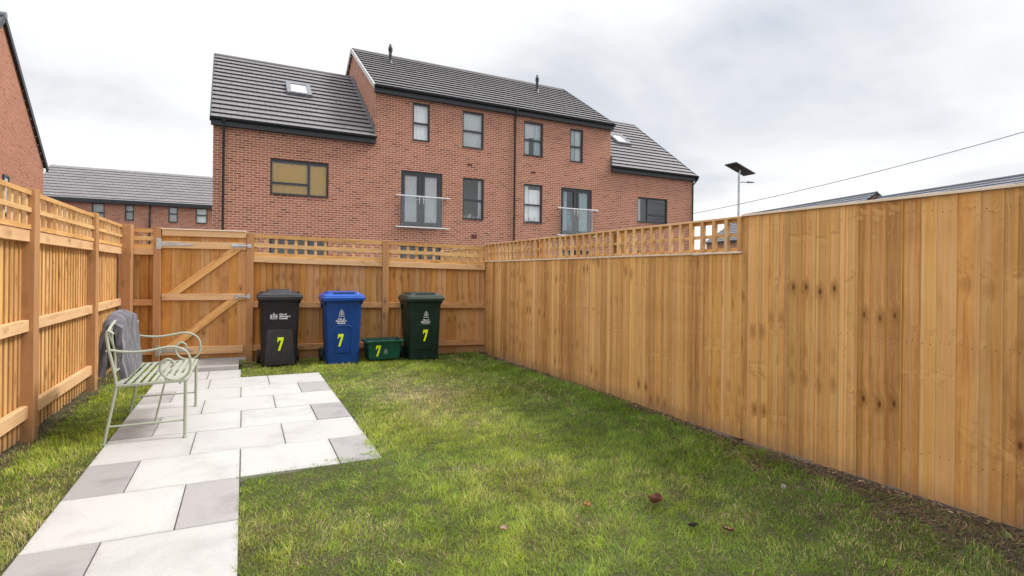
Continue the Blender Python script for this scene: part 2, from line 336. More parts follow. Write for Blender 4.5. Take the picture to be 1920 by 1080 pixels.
sm, nt, p = newmat('thatch_soil'); tc = N(nt, 'ShaderNodeTexCoord').outputs['Object']
c = MIX(nt, SMOOTH(nt, NOISE(nt, tc, 3., 6., .7), .35, .65), (.06, .075, .02), (.12, .095, .045))
sx = N(nt, 'ShaderNodeSeparateXYZ', {0: tc})
bare = MATH(nt, 'MULTIPLY', SMOOTH(nt, MATH(nt, 'ADD', sx.outputs[0], MATH(nt, 'MULTIPLY', NOISE(nt, tc, 2.3, 4.), .9)), 3.2, 3.75), 1.)
c = MIX(nt, bare, c, (.085, .058, .038))
c = MIX(nt, MATH(nt, 'MULTIPLY', NOISE(nt, tc, 90., 3.), .6), c, (.03, .022, .014))
L(nt, c, p.inputs['Base Color']); p.inputs['Roughness'].default_value = .95
L(nt, N(nt, 'ShaderNodeBump', {'Strength': 1., 'Distance': .02, 'Height': NOISE(nt, tc, 40., 5., .7)}).outputs[0], p.inputs['Normal'])
mb = MB(); xs = np.linspace(-1.75, 3.85, 57); ys = np.linspace(-1.5, 9.4, 110)
gx, gy = np.meshgrid(xs, ys); gzv = gz(gx, gy) - .004
inside = ~grass_mask(gx, gy); gzv = np.where(inside, gzv - .03, gzv)
V = np.stack([gx, gy, gzv], -1).reshape(-1, 3); nx = len(xs)
mb.v = [tuple(q) for q in V]
for j in range(len(ys) - 1):
    for i in range(nx - 1):
        a = j * nx + i; mb.f.append([a, a + 1, a + nx + 1, a + nx]); mb.uv.append([(0, 0)] * 4); mb.mi.append(0)
o = mb.build('lawn', sm, smooth=True); o['kind'] = 'structure'

# grass blades: one object nobody could count
def fnoise(x, y, s, seed):
    r = np.random.default_rng(seed); v = np.zeros_like(x)
    for k in range(7):
        a = r.uniform(0, 2 * np.pi); f = s * r.uniform(.5, 1.8); ph = r.uniform(0, 6.28); ph2 = r.uniform(0, 6.28)
        v += np.sin((x * np.cos(a) + y * np.sin(a)) * f + ph + 1.3 * np.sin((y * np.cos(a) - x * np.sin(a)) * f * .7 + ph2))
    return v / 3.2
def make_grass():
    X, Y = [], []
    for (x0, x1) in ((-1.52, -.93), (-.035, 3.72)):
        for y0 in np.arange(.6, 9.2, .25):
            for xa in np.arange(x0, x1, .25):
                xb = min(xa + .25, x1); cxm, cym = (xa + xb) / 2, y0 + .125
                w = cxm * FWD.x + cym * FWD.y; u = (cxm * RT.x + cym * RT.y) / max(w, .1)
                if w < .5 or abs(u) > 1.15: continue
                d = math.hypot(cxm, cym); dens = 30000 * (1.6 / max(d, 1.6)) ** 1.05
                if u > .75 and False: continue
                n = int(dens * (xb - xa) * .25)
                X.append(rng.uniform(xa, xb, n)); Y.append(rng.uniform(y0, y0 + .25, n))
    X = np.concatenate(X); Y = np.concatenate(Y)
    e1 = fnoise(X, Y, 30., 77) * .011 + rng.normal(0, .008, len(X)); k = grass_mask(X + e1, Y + e1 * .8)
    # bare earth along the right-hand fence and thin spots
    b1 = fnoise(X, Y, 5., 3); b2 = fnoise(X, Y, 11., 4)
    bare = sstep(X + .34 * b1 + .30 * b2, 3.25, 3.85) * (1 - sstep(Y, 2.2, 4.0)) * .80 + sstep(X + .03 * b2, 3.55, 3.68) * .8
    bare = np.maximum(bare, sstep(b1 + .6 * b2, 1.25, 1.7) * sstep(X, 2.0, 2.8) * (1 - sstep(Y, 2.6, 3.6)) * .85)
    bare = np.maximum(bare, sstep(-(X + .03 * b2), 1.40, 1.46) * .7)
    k &= rng.uniform(0, 1, len(X)) > bare * .58
    X, Y, b1, b2, bare = X[k], Y[k], b1[k], b2[k], bare[k]; n = len(X)
    d = np.hypot(X, Y)
    lush = fnoise(X, Y, 2.6, 8) ; clump = fnoise(X, Y, 17., 9)
    edge = np.exp(-np.abs(X - 3.35) / .35) * sstep(Y, 2.2, 3.2)
    h = (.027 + .008 * lush + .008 * clump + .016 * edge) * rng.uniform(.55, 1.5, n)
    tall = rng.uniform(0, 1, n) > .955; h = np.where(tall, h * 1.9, h)
    h = np.clip(h, .010, .075)
    wdt = .0014 * (np.maximum(d, 1.6) / 1.6) ** .75 * rng.uniform(.7, 1.4, n)
    ang = rng.uniform(0, 2 * np.pi, n); lean = rng.uniform(.15, 1.35, n) ** 1.0
    fl = fnoise(X, Y, 4., 21) * 2.5; ang = np.where(rng.uniform(0, 1, n) > .45, ang, fl + rng.normal(0, .5, n))
    Z = gz(X, Y) - .004
    flat = rng.uniform(0, 1, n) < bare * 1.05; lean = np.where(flat, rng.uniform(1.6, 3.2, n), lean); h = np.where(flat, h * rng.uniform(.5, .95, n), h)
    dx, dy = np.cos(ang), np.sin(ang); px, py = -dy, dx
    tw = rng.uniform(-.8, .8, n); wx, wy = px * np.cos(tw) + dx * np.sin(tw), py * np.cos(tw) + dy * np.sin(tw)
    V = np.empty((n, 5, 3), np.float32)
    def setp(i, t, wf, s):
        hx = h * lean * t ** 1.6 ; V[:, i, 0] = X + dx * hx + wx * wdt * wf * s; V[:, i, 1] = Y + dy * hx + wy * wdt * wf * s
        V[:, i, 2] = Z + h * (t - .35 * t * t * np.minimum(lean, 1.3))
    setp(0, 0, 1, -.5); setp(1, 0, 1, .5); setp(2, .55, .85, .5); setp(3, .55, .85, -.5); setp(4, 1., 0, 0)
    me = bpy.data.meshes.new('grass'); me.vertices.add(n * 5); me.vertices.foreach_set('co', V.ravel())
    base = np.arange(n)[:, None] * 5
    loops = (base + np.array([[0, 1, 2, 3, 3, 2, 4]])).ravel().astype(np.int32)
    me.loops.add(n * 7); me.loops.foreach_set('vertex_index', loops)
    me.polygons.add(n * 2); ls = (np.arange(n)[:, None] * 7 + np.array([[0, 4]])).ravel().astype(np.int32)
    me.polygons.foreach_set('loop_start', ls)
    try: me.polygons.foreach_set('loop_total', np.tile([4, 3], n).astype(np.int32))
    except Exception: pass
    me.update(calc_edges=True)
    # colour of each blade
    deep = np.array([.072, .18, .013]); green = np.array([.19, .335, .022]); yel = np.array([.50, .52, .08]); straw = np.array([.66, .56, .27]); blu = np.array([.16, .27, .11]); brn = np.array([.26, .17, .095])
    r1 = rng.uniform(0, 1, n)[:, None]; mixg = np.clip(.48 + .32 * lush + .18 * clump + rng.normal(0, .22, n), 0, 1)[:, None]
    near_shade = np.maximum(sstep(X, 1.9, 3.2), .55 * (1 - sstep(Y, 1.4, 2.6)))[:, None]
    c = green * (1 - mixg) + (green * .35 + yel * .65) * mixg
    c = c * (1 - .65 * near_shade) + (deep * .75 + green * .25) * (.65 * near_shade)  # deeper green: fence shade painted into the blades rightwards, front strip too
    dry = np.clip(.06 + .15 * fnoise(X, Y, 3.1, 31) + .12 * fnoise(X, Y, 9., 32), 0, .8)
    dry = np.maximum(dry, .85 * np.exp(-((X - 1.75 - .2 * b1) ** 2) / .34 - ((Y - 6.0 - .3 * b2) ** 2) / 1.6) )      # worn strip in the middle; its straw also paints the lit centre brighter
    dry = np.maximum(dry, .55 * np.exp(-((X + 1.05) ** 2) / .10) * (1 - sstep(Y, 3.6, 5.6)))
    dry = np.maximum(dry, bare * .25)
    isdry = rng.uniform(0, 1, n) < dry
    c = np.where(isdry[:, None], straw * (.55 + .5 * r1), c)
    isbrn = rng.uniform(0, 1, n) < np.clip(.04 + bare * 1.0, 0, .93); c = np.where(isbrn[:, None], np.where(r1 > .55, brn * 1.3, brn * .38), c)
    isblu = rng.uniform(0, 1, n) < .16 * sstep(fnoise(X, Y, 2.2, 41), .1, .9); c = np.where(isblu[:, None], blu, c)
    c = c * (rng.uniform(.68, 1.25, n) * np.clip(1 + .13 * clump + .10 * fnoise(X, Y, 7., 55), .6, 1.5))[:, None]
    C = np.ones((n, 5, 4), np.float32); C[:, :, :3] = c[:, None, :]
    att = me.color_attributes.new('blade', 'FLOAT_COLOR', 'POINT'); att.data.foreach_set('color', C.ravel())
    m, nt, p = newmat('grass_blade'); nt.nodes.remove(p)
    ca = N(nt, 'ShaderNodeAttribute', attribute_name='blade').outputs['Color']
    df = N(nt, 'ShaderNodeBsdfPrincipled', {'Base Color': ca, 'Roughness': .55, 'Specular IOR Level': .3}); tl = N(nt, 'ShaderNodeBsdfTranslucent', {0: ca})
    mx = N(nt, 'ShaderNodeMixShader', {0: .35, 1: df.outputs[0], 2: tl.outputs[0]})
    out = [q for q in nt.nodes if q.type == 'OUTPUT_MATERIAL'][0]; L(nt, mx.outputs[0], out.inputs[0])
    me.materials.append(m)
    ob = bpy.data.objects.new('grass', me); COL.objects.link(ob)
    ob['kind'] = 'stuff'; ob['label'] = 'short green lawn grass with dry yellow patches covering the garden'; ob['category'] = 'grass'
    print('blades', n)
make_grass()

# ------------------------------------------------------------------ patio slabs
def slabmat(name, base, dark, stain):
    m, nt, p = newmat(name); tc = N(nt, 'ShaderNodeTexCoord').outputs['Object']
    r = N(nt, 'ShaderNodeNewGeometry').outputs['Random Per Island']
    v = N(nt, 'ShaderNodeVectorMath', {0: tc, 1: N(nt, 'ShaderNodeCombineXYZ', {0: MATH(nt, 'MULTIPLY', r, 9.), 1: MATH(nt, 'MULTIPLY', r, 5.)}).outputs[0]}, operation='ADD').outputs[0]
    n = NOISE(nt, v, 2.6, 6., .6, .5)
    c = MIX(nt, MATH(nt, 'MULTIPLY', SMOOTH(nt, n, .45, .75), stain), base, dark)
    c = MIX(nt, MATH(nt, 'MULTIPLY', SMOOTH(nt, NOISE(nt, v, 170., 2.), .35, .75), .22), c, [q * .55 for q in dark])
    uv = N(nt, 'ShaderNodeSeparateXYZ', {0: N(nt, 'ShaderNodeTexCoord').outputs['UV']})
    ed = MATH(nt, 'MINIMUM', MATH(nt, 'MINIMUM', uv.outputs[0], MATH(nt, 'SUBTRACT', 1., uv.outputs[0])), MATH(nt, 'MINIMUM', uv.outputs[1], MATH(nt, 'SUBTRACT', 1., uv.outputs[1])))
    en = MATH(nt, 'ADD', ed, MATH(nt, 'MULTIPLY', NOISE(nt, v, 7., 5., .7), -.22))
    c = MIX(nt, MATH(nt, 'MULTIPLY', SMOOTH(nt, en, -.06, -.14), .32), c, (.27, .255, .24))
    hv = N(nt, 'ShaderNodeHueSaturation', {'Hue': .5, 'Saturation': 1., 'Value': MATH(nt, 'ADD', .93, MATH(nt, 'MULTIPLY', r, .12)), 'Color': c}).outputs[0]
    L(nt, hv, p.inputs['Base Color']); p.inputs['Roughness'].default_value = .8; p.inputs['Specular IOR Level'].default_value = .3
    L(nt, N(nt, 'ShaderNodeBump', {'Strength': .35, 'Distance': .003, 'Height': NOISE(nt, tc, 120., 4.)}).outputs[0], p.inputs['Normal'])
    return m
M_SLAB = slabmat('pale_paving_slab', (.475, .472, .466), (.38, .372, .37), .8)
M_SLABG = slabmat('grey_paving_slab', (.335, .322, .324), (.22, .21, .213), .9)
rowY = [2.10, 2.73, 3.35, 4.035, 4.67, 5.31, 5.94, 6.57, 7.17, 7.80]
joints = {-1: ([-.95, -.32, -.01], 'wg'), 0: ([-.95, -.625, -.01], 'gw'), 1: ([-.95, -.315, -.01], 'wg'), 2: ([-.95, -.645, -.01, .63, .925], 'gwwg'),
          3: ([-.95, -.345, .31, .925], 'www'), 4: ([-.95, -.66, -.01, .62, .925], 'gwwg'), 5: ([-.95, -.35, .30, .925], 'www'),
          6: ([-.95, -.665, -.015, .60, .925], 'gwwg'), 7: ([-.95, -.355, .29, .925], 'www')}
pav = bpy.data.objects.new('patio', None); COL.objects.link(pav); pav['kind'] = 'structure'
mbw = MB()
def slab(mb, x0, x1, y0, y1, sk=0., mi=0, z=.0):
    gq = .0035; x0 += gq; x1 -= gq; y0 += gq; y1 -= gq; t = z + random.uniform(-.0015, .0015); ch = .002
    f = lambda x, y: y + sk * x
    top = [(x0 + ch, f(x0, y0) + ch, t), (x1 - ch, f(x1, y0) + ch, t), (x1 - ch, f(x1, y1) - ch, t), (x0 + ch, f(x0, y1) - ch, t)]
    mid = [(x0, f(x0, y0), t - ch), (x1, f(x1, y0), t - ch), (x1, f(x1, y1), t - ch), (x0, f(x0, y1), t - ch)]
    bot = [(q[0], q[1], z - .04) for q in mid]
    U = [(0, 0), (1, 0), (1, 1), (0, 1)]
    mb.add(top + mid + bot, [[0, 1, 2, 3]] + [[i, i + 4, (i + 1) % 4 + 4, (i + 1) % 4] for i in range(4)] + [[i + 4, i + 8, (i + 1) % 4 + 8, (i + 1) % 4 + 4] for i in range(4)], [U] * 9, mi)
for k, (js, kinds) in joints.items():
    y0, y1 = (rowY[k + 1], rowY[k + 2]) if k >= 0 else (2.10, 2.73)
    if k >= 0: y0, y1 = rowY[k + 1], rowY[k + 2]
    for i, q in enumerate(kinds): slab(mbw, js[i], js[i + 1], y0, y1, 0, 0 if q == 'w' else 1, z=.004)
for (x0, x1, y0, y1, q) in ((-.95, -.01, 1.45, 2.10, 0), (-.95, -.4, .8, 1.45, 0), (-.4, -.01, .8, 1.45, 1), (-.95, -.01, .15, .8, 0), (-.95, -.40, 7.80, 8.41, 0), (-.40, -.02, 7.80, 8.41, 0)):
    slab(mbw, x0, x1, y0, y1, 0, q, z=.004)
mbw.build('paving_slab', [M_SLAB, M_SLABG], pav)
mb = MB(); mb.box(-.955, -.012, .1, 8.405, -.05, -.012, 'y'); mb.box(-.012, .93, 4.04, 7.79, -.05, -.012, 'y')
mb.build('mortar_bed', plain('jointing_sand', (.16, .14, .13), .95, bump=.5, var=.2), pav)
mb = MB(); mb.box(-1.0, -.05, 8.41, 9.08, -.02, .062, 'x')
mb.build('step', M_SLAB, bevel=.006)
bpy.data.objects['step']['kind'] = 'structure'

# ------------------------------------------------------------------ fences
def wedge_boards(mb, axis, s0, s1, z0, z1, front, sgn, cover=.1, thick=.014, bot=None, flip=False, nails=()):
    """feather-edge boards along axis ('x' or 'y'); front = coordinate of the visible face, sgn points towards the viewer"""
    s = s0; left = 0; go = (0, 0)
    while s < s1 - .01:
        if left <= 0: left = random.choice((1, 2, 2, 3, 3, 4)); go = (random.random() * 40, random.random() * 40)
        left -= 1
        e = min(s + cover * random.uniform(.78, 1.12), s1); j = random.uniform(-.002, .002)
        dA, dB = (thick, .002) if not flip else (.002, thick)
        dA += random.uniform(-.15, .2) * thick; dB += random.uniform(-.001, .001)
        zb = z0 + random.uniform(-.012, .012) if bot is None else bot(s) + random.uniform(-.008, .008)
        zt = z1 + random.uniform(-.001, .001)
        def P(sv, d, z):
            q = front + sgn * d
            return (sv, q, z) if axis == 'x' else (q, sv, z)
        a, b = s + .0002, e
        ring = lambda z: [P(a, dA, z), P(b, dB, z), P(b, -.014, z), P(a, -.014, z)]
        mb.hexa(ring(zb) + ring(zt), zt - zb, off=(go[0] + random.uniform(-.012, .012), go[1] - zb + random.uniform(-.02, .02)))
        for zn in nails:
            for q in (.3, .75):
                sv, zz_ = s + (e - s) * q + random.uniform(-.006, .006), zn + random.uniform(-.012, .012); dd = dA + (dB - dA) * q
                P0, P1 = P(sv, dd - .002, zz_), P(sv, dd + .0008, zz_); mb.tube([P0, P1], .0032, 6, mi=1)
        s = e
def trellis(mb, axis, s0, s1, z0, z1, front, sgn, pitch=.15, mids=1, zf=None, vw=.036, hw=.032, first='h', vt=.018, ht=.018):
    zf = zf or (lambda s: 0.)
    def P(sv, d, z):
        q = front + sgn * d
        return (sv, q, z + zf(sv)) if axis == 'x' else (q, sv, z + zf(sv))
    side = (0, 1, 0) if axis == 'x' else (1, 0, 0)
    dh, dv = (0, -(ht + vt) / 2 - .001) if first == 'h' else (-(ht + vt) / 2 - .001, 0)
    rows = [z0 + hw / 2 + (z1 - z0 - hw) * k / (mids + 1) for k in range(mids + 2)]
    for zr in rows: mb.beam(P(s0, dh, zr), P(s1, dh, zr), ht, hw, side)
    n = max(1, round((s1 - s0) / pitch)); al = (1, 0, 0) if axis == 'x' else (0, 1, 0)
    for k in range(n + 1):
        sv = s0 + vw / 2 + (s1 - s0 - vw) * k / n
        mb.beam(P(sv, dv, z0 + .001), P(sv, dv, z1 - .001), vw, vt, al)

# left fence, seen from the rail side
t = thing('wooden_fence', 'tall fence on the left with thick square posts, rails showing and lattice on top', 'fence', (-1.55, 5.0, 0))
def put(ob, t):   # keep world placement under a thing that has a location
    ob.location = -t.location; return ob
lp = [-.5, 1.5, 3.55, 5.53, 7.54]
for y in lp:
    mb = MB(); mb.box(-1.60, -1.475, y, y + .12, -.05, 1.985, 'z'); put(mb.build('post', M_POST, t, bevel=.004), t)
ends = lp + [9.12]
for a, b in zip(lp, ends[1:]):
    ya, yb = a + .12, b
    for (z0, z1) in ((1.565, 1.655), (.865, .955), (.185, .285)):
        mb = MB(); mb.box(-1.553, -1.505, ya + .001, yb - .001, z0, z1, 'y'); put(mb.build('rail', M_RAIL, t, bevel=.003), t)
    mb = MB(); s_ = ya; ye = yb if yb < 9 else 9.3
    while s_ < ye - .02:
        w_ = random.uniform(.050, .060); e_ = min(s_ + w_, ye); zt_ = 1.66 if s_ < yb - .01 else 1.6
        mb.box(-1.578, -1.556, s_, e_, .02 + random.uniform(-.01, .01), zt_, 'z'); s_ = e_ + random.uniform(.036, .046)
    s_ = ya - .04
    while s_ < ye - .02:
        mb.box(-1.616, -1.604, s_, s_ + .0995, .02, 1.655, 'z'); s_ += .1
    put(mb.build('boards', M_BOARD, t), t)
    mb = MB(); trellis(mb, 'y', ya + .002, yb - .002, 1.662, 1.965, -1.508, 1, .155, 1, vt=.026, ht=.022, hw=.036, vw=.036); put(mb.build('trellis', M_RAIL, t), t)

# back fence: runs from the left corner post to the right-hand fence, dropping slightly to the right
BF = ((-1.43, 9.20, 0), -.1056)
t = thing('wooden_fence', 'back fence behind the bins with horizontal rails and a lattice topping', 'fence', *BF)
for (x0, x1, y0, y1, z1) in ((-.084, .045, -.10, .03, 1.978), (.285, .376, 0, .10, 1.955), (1.476, 1.565, 0, .10, 1.915), (3.445, 3.545, 0, .10, 1.865)):
    mb = MB(); mb.box(x0, x1, y0, y1, -.05, z1, 'z'); mb.build('post', M_POST, t, bevel=.004)
def bay(x0, x1, lv):
    # lv: heights at x0 and x1 of the lattice top and the three rails
    f = lambda k, x: lv[k][0] + (lv[k][1] - lv[k][0]) * (x - x0) / (x1 - x0)
    for k in (1, 2, 3):
        mb = MB(); mb.beam((x0 + .001, .043, f(k, x0)), (x1 - .001, .043, f(k, x1)), .045, .087, (0, 1, 0)); mb.build('rail', M_RAIL if k == 1 else M_GATE, t, bevel=.003)
    mb = MB(); wedge_boards(mb, 'x', x0 - (.13 if x0 < .1 else 0), x1, .0, min(lv[1]) + .03, .094, -1, .1, .024, flip=True); mb.build('boards', M_GATE, t)
    mb = MB(); trellis(mb, 'x', x0 + .002, x1 - .002, f(1, x0) + .045, f(0, x0), .036, -1, .15, 1, lambda x: f(0, x) - f(0, x0), hw=.058, vw=.042, vt=.03); mb.build('trellis', M_RAIL, t)
bay(.045, .285, ((1.935, 1.935), (1.61, 1.61), (.895, .895), (.20, .20)))
bay(1.565, 3.445, ((1.905, 1.857), (1.529, 1.49), (.856, .83), (.207, .194)))
bay(3.545, 5.165, ((1.855, 1.812), (1.487, 1.452), (.829, .804), (.193, .182)))

# gate
t = thing('garden_gate', 'closed wooden gate with two diagonal braces and steel hinges in the back fence', 'gate', *BF)
mb = MB(); x = .379
while x < 1.46:
    e = min(x + .1217, 1.474); mb.box(x + .0015, e - .0015, .048, .068, .068 + random.uniform(0, .008), 1.915, 'z'); x = e
mb.build('boards', M_GATE, t)
for zc, h in ((1.883, .088), (1.716, .10), (.97, .092), (.20, .11)):
    mb = MB(); mb.box(.388, 1.466 if zc > .5 else 1.44, .015, .0475, zc - h / 2, zc + h / 2, 'x'); mb.build('rail', M_RAIL, t, bevel=.002)
mb = MB(); mb.box(.383, 1.470, .0, .075, 1.928, 1.945, 'x'); mb.build('capping', M_CAP, t, bevel=.002)
for (xa, za, xb, zb) in ((.529, 1.017, 1.323, 1.665), (.508, .256, 1.302, .923)):
    mb = MB(); sx_ = .10 / (Vector((xb - xa, zb - za)).normalized().y)
    mb.hexa([(xa - sx_ / 2, .017, za), (xa + sx_ / 2, .017, za), (xa + sx_ / 2, .0475, za), (xa - sx_ / 2, .0475, za), (xb - sx_ / 2, .017, zb), (xb + sx_ / 2, .017, zb), (xb + sx_ / 2, .0475, zb), (xb - sx_ / 2, .0475, zb)], .97)
    mb.build('brace', M_RAIL, t)
for zc in (1.723, .21):
    mb = MB()
    mb.box(.325, .372, -.007, -.002, zc - .078, zc + .078, 'z'); mb.tube([(.379, -.004, zc - .07), (.379, -.004, zc + .07)], .009)
    mb.prism([(.385, zc - .032), (.70, zc - .015), (.79, zc - .010), (.797, zc), (.79, zc + .010), (.385, zc + .032)], lambda q, d: (q[0], d, q[1]), .0135, .009)
    for hx in (.43, .53, .63, .74): mb.tube([(hx, .009, zc), (hx, .005, zc)], .007, 8)
    for hz in (-.05, .05): mb.tube([(.348, -.007, zc + hz), (.348, -.011, zc + hz)], .007, 8)
    mb.build('hinge', M_GALV, t)
mb = MB(); zc = 1.723
mb.box(1.27, 1.44, .008, .0148, zc - .026, zc + .026, 'x'); mb.tube([(1.275, -.005, zc), (1.52, -.005, zc)], .008, 10); mb.tube([(1.34, -.005, zc), (1.34, -.035, zc - .012)], .006, 8)
for q in (1.30, 1.38, 1.42): mb.box(q - .008, q + .008, -.016, .009, zc - .017, zc + .017)
mb.box(1.488, 1.54, -.008, -.0005, zc - .028, zc + .028); mb.box(1.50, 1.518, -.018, -.007, zc - .018, zc + .018)
mb.build('bolt', M_GALV, t)
mb = MB(); zc = .975
mb.tube([(1.35 + .027 * math.cos(k * .5236), -.008, zc + .027 * math.sin(k * .5236)) for k in range(13)], .005, 6)
mb.prism([(1.35 + .032 * math.cos(k * .5236), zc + .032 * math.sin(k * .5236)) for k in range(12)], lambda q, d: (q[0], d, q[1]), .0135, .006)
mb.box(1.375, 1.50, -.004, .002, zc - .012, zc + .012, 'x'); mb.box(1.486, 1.528, -.008, -.0005, zc - .03, zc + .035); mb.prism([(1.478, zc - .01), (1.49, zc - .03), (1.53, zc + .03), (1.51, zc + .04)], lambda q, d: (q[0], d, q[1]), -.008, -.016)
mb.build('ring_latch', M_GALV, t)

# right fence, smooth side
t = thing('wooden_fence', 'long close-boarded fence on the right stepping up to full height near the viewer', 'fence', (3.8, 3.5, 0))
def rbot(s): return .0 + .045 * (1 - min(1, max(0, (s - 1.0) / 3.)))
mb = MB(); wedge_boards(mb, 'y', 3.285, 8.92, .0, 1.545, 3.722, -1, .108, .005, rbot, nails=(.3, .95, 1.49)); put(mb.build('boards', [M_BOARD, M_NAIL], t), t)
mb = MB(); wedge_boards(mb, 'y', -1.2, 3.285, .0, 1.848, 3.720, -1, .108, .005, rbot, nails=(.3, .97, 1.76)); put(mb.build('boards', [M_BOARD, M_NAIL], t), t)
mb = MB(); mb.box(3.704, 3.765, 3.286, 8.92, 1.548, 1.566, 'y'); put(mb.build('capping', M_CAP, t, bevel=.002), t)
mb = MB(); mb.box(3.700, 3.765, -1.2, 3.285, 1.851, 1.868, 'y'); put(mb.build('capping', M_CAP, t, bevel=.002), t)
mb = MB(); trellis(mb, 'y', 3.290, 8.69, 1.568, 1.838, 3.715, -1, .138, 1, first='v', vw=.034, hw=.028, vt=.032, ht=.020); put(mb.build('trellis', M_RAIL, t), t)
mb = MB(); mb.box(3.70, 3.765, 3.286, 8.69, 1.838, 1.856, 'y'); put(mb.build('capping', M_RAIL, t, bevel=.002), t)
for y in (-1.2, 1.15, 3.29, 5.05, 6.85, 8.60):
    mb = MB(); mb.box(3.772, 3.862, y, y + .09, -.05, 1.835 if y > 3.2 else 1.845, 'z'); put(mb.build('post', M_POST, t), t)
for zc in (.3, .95, 1.48):
    mb = MB(); mb.box(3.737, 3.771, -1.2, 8.92, zc - .04, zc + .04, 'y'); put(mb.build('rail', M_POST, t), t)
mb = MB(); mb.box(3.748, 3.756, 4.96, 5.0, 1.63, 1.73); put(mb.build('tag', plain('green_tag', (.05, .20, .07), .6), t), t)
# neighbour's fence running on behind the back fence
t = thing('wooden_fence', 'neighbouring fence end seen through the lattice at the far right corner', 'fence', (3.76, 9.7, 0))
mb = MB(); wedge_boards(mb, 'y', 8.93, 11.2, .0, 1.80, 3.75, -1, .1, .010); put(mb.build('boards', M_RAIL, t), t)
mb = MB(); mb.box(3.73, 3.79, 8.93, 11.2, 1.802, 1.82, 'y'); put(mb.build('capping', M_CAP, t), t)

# ------------------------------------------------------------------ bins
def text_mesh(txt, size, bold=.0, extr=.0006, align='LEFT', spacing=1.0, line=1.0):
    cu_ = bpy.data.curves.new('txt', 'FONT'); cu_.body = txt; cu_.size = size; cu_.offset = bold; cu_.extrude = extr; cu_.align_x = align; cu_.space_line = line; cu_.space_character = spacing
    ob = bpy.data.objects.new('txt', cu_); COL.objects.link(ob)
    dg = bpy.context.evaluated_depsgraph_get(); me = bpy.data.meshes.new_from_object(ob.evaluated_get(dg))
    bpy.data.objects.remove(ob); return me
def decal(name, me, parent, loc, tilt, mat, rz=0., sy=0.):
    me.materials.clear(); me.materials.append(mat)
    o = bpy.data.objects.new(name, me); COL.objects.link(o); o.parent = parent
    o.matrix_local = Matrix.Translation(loc) @ Matrix.Rotation(math.radians(90) - tilt, 4, 'X') @ Matrix.Rotation(rz, 4, 'Z')
    return o
SEVEN = [(-.42, .5), (.42, .5), (.42, .30), (.12, -.5), (-.20, -.5), (.10, .26), (-.27, .26), (-.27, .14), (-.42, .14)]
def seven_mesh(h, slant=.0):
    me = bpy.data.meshes.new('seven'); k = h
    pts = [((x * .50 + slant * y) * k, y * k) for x, y in SEVEN]; n = len(pts)
    bm = bmesh.new(); vs = [bm.verts.new((x, y, .0004)) for x, y in pts]; f = bm.faces.new(vs)
    r = bmesh.ops.extrude_face_region(bm, geom=[f]); 
    for v in [q for q in r['geom'] if isinstance(q, bmesh.types.BMVert)]: v.co.z -= .0008
    bmesh.ops.triangulate(bm, faces=[q for q in bm.faces if len(q.verts) > 4]); bmesh.ops.recalc_face_normals(bm, faces=bm.faces)
    bm.to_mesh(me); bm.free(); return me
def crest_mesh(s, wide=True):
    """coat of arms: shield between two supporters, helm and crest on top, scroll beneath"""
    polys = []
    def P(pts): polys.append([(x * s, y * s) for x, y in pts])
    # shield halves with a gap (chevron)
    P([(-.15, .14), (.15, .14), (.15, .02), (0, .10), (-.15, .02)]); P([(-.15, -.02), (0, .06), (.15, -.02), (.12, -.14), (0, -.24), (-.12, -.14)])
    P([(-.08, .18), (.08, .18), (.10, .26), (.04, .33), (-.04, .33), (-.10, .26)])                       # helm
    P([(-.05, .35), (.06, .35), (.09, .43), (.03, .47), (.01, .55), (-.04, .50), (-.08, .43)])            # crest figure
    for q in (-1, 1):
        k = 1.2 if wide else .72
        P([(q * .19, -.26), (q * .24, -.05), (q * .20, .08), (q * .25 * 1, .22), (q * .33 * k, .27), (q * .40 * k, .18), (q * .36 * k, .08), (q * .44 * k, .0), (q * .38 * k, -.10), (q * .42 * k, -.26), (q * .33 * k, -.26), (q * .30 * k, -.12), (q * .26 * k, -.26)])
        P([(q * .10, .36), (q * .22, .28), (q * .20, .20), (q * .13, .24)])
    w = .5 if wide else .38
    P([(-w, -.30), (-w * .4, -.34), (0, -.30), (w * .4, -.34), (w, -.30), (w, -.38), (w * .4, -.43), (0, -.39), (-w * .4, -.43), (-w, -.38)])
    bm = bmesh.new()
    for pl in polys:
        try:
            f = bm.faces.new([bm.verts.new((x, y, 0)) for x, y in pl])
        except Exception: pass
    bmesh.ops.triangulate(bm, faces=bm.faces)
    bmesh.ops.recalc_face_normals(bm, faces=bm.faces)
    r = bmesh.ops.extrude_face_region(bm, geom=list(bm.faces))
    for v in [q for q in r['geom'] if isinstance(q, bmesh.types.BMVert)]: v.co.z += .0007
    me = bpy.data.meshes.new('crest'); bm.to_mesh(me); bm.free(); return me

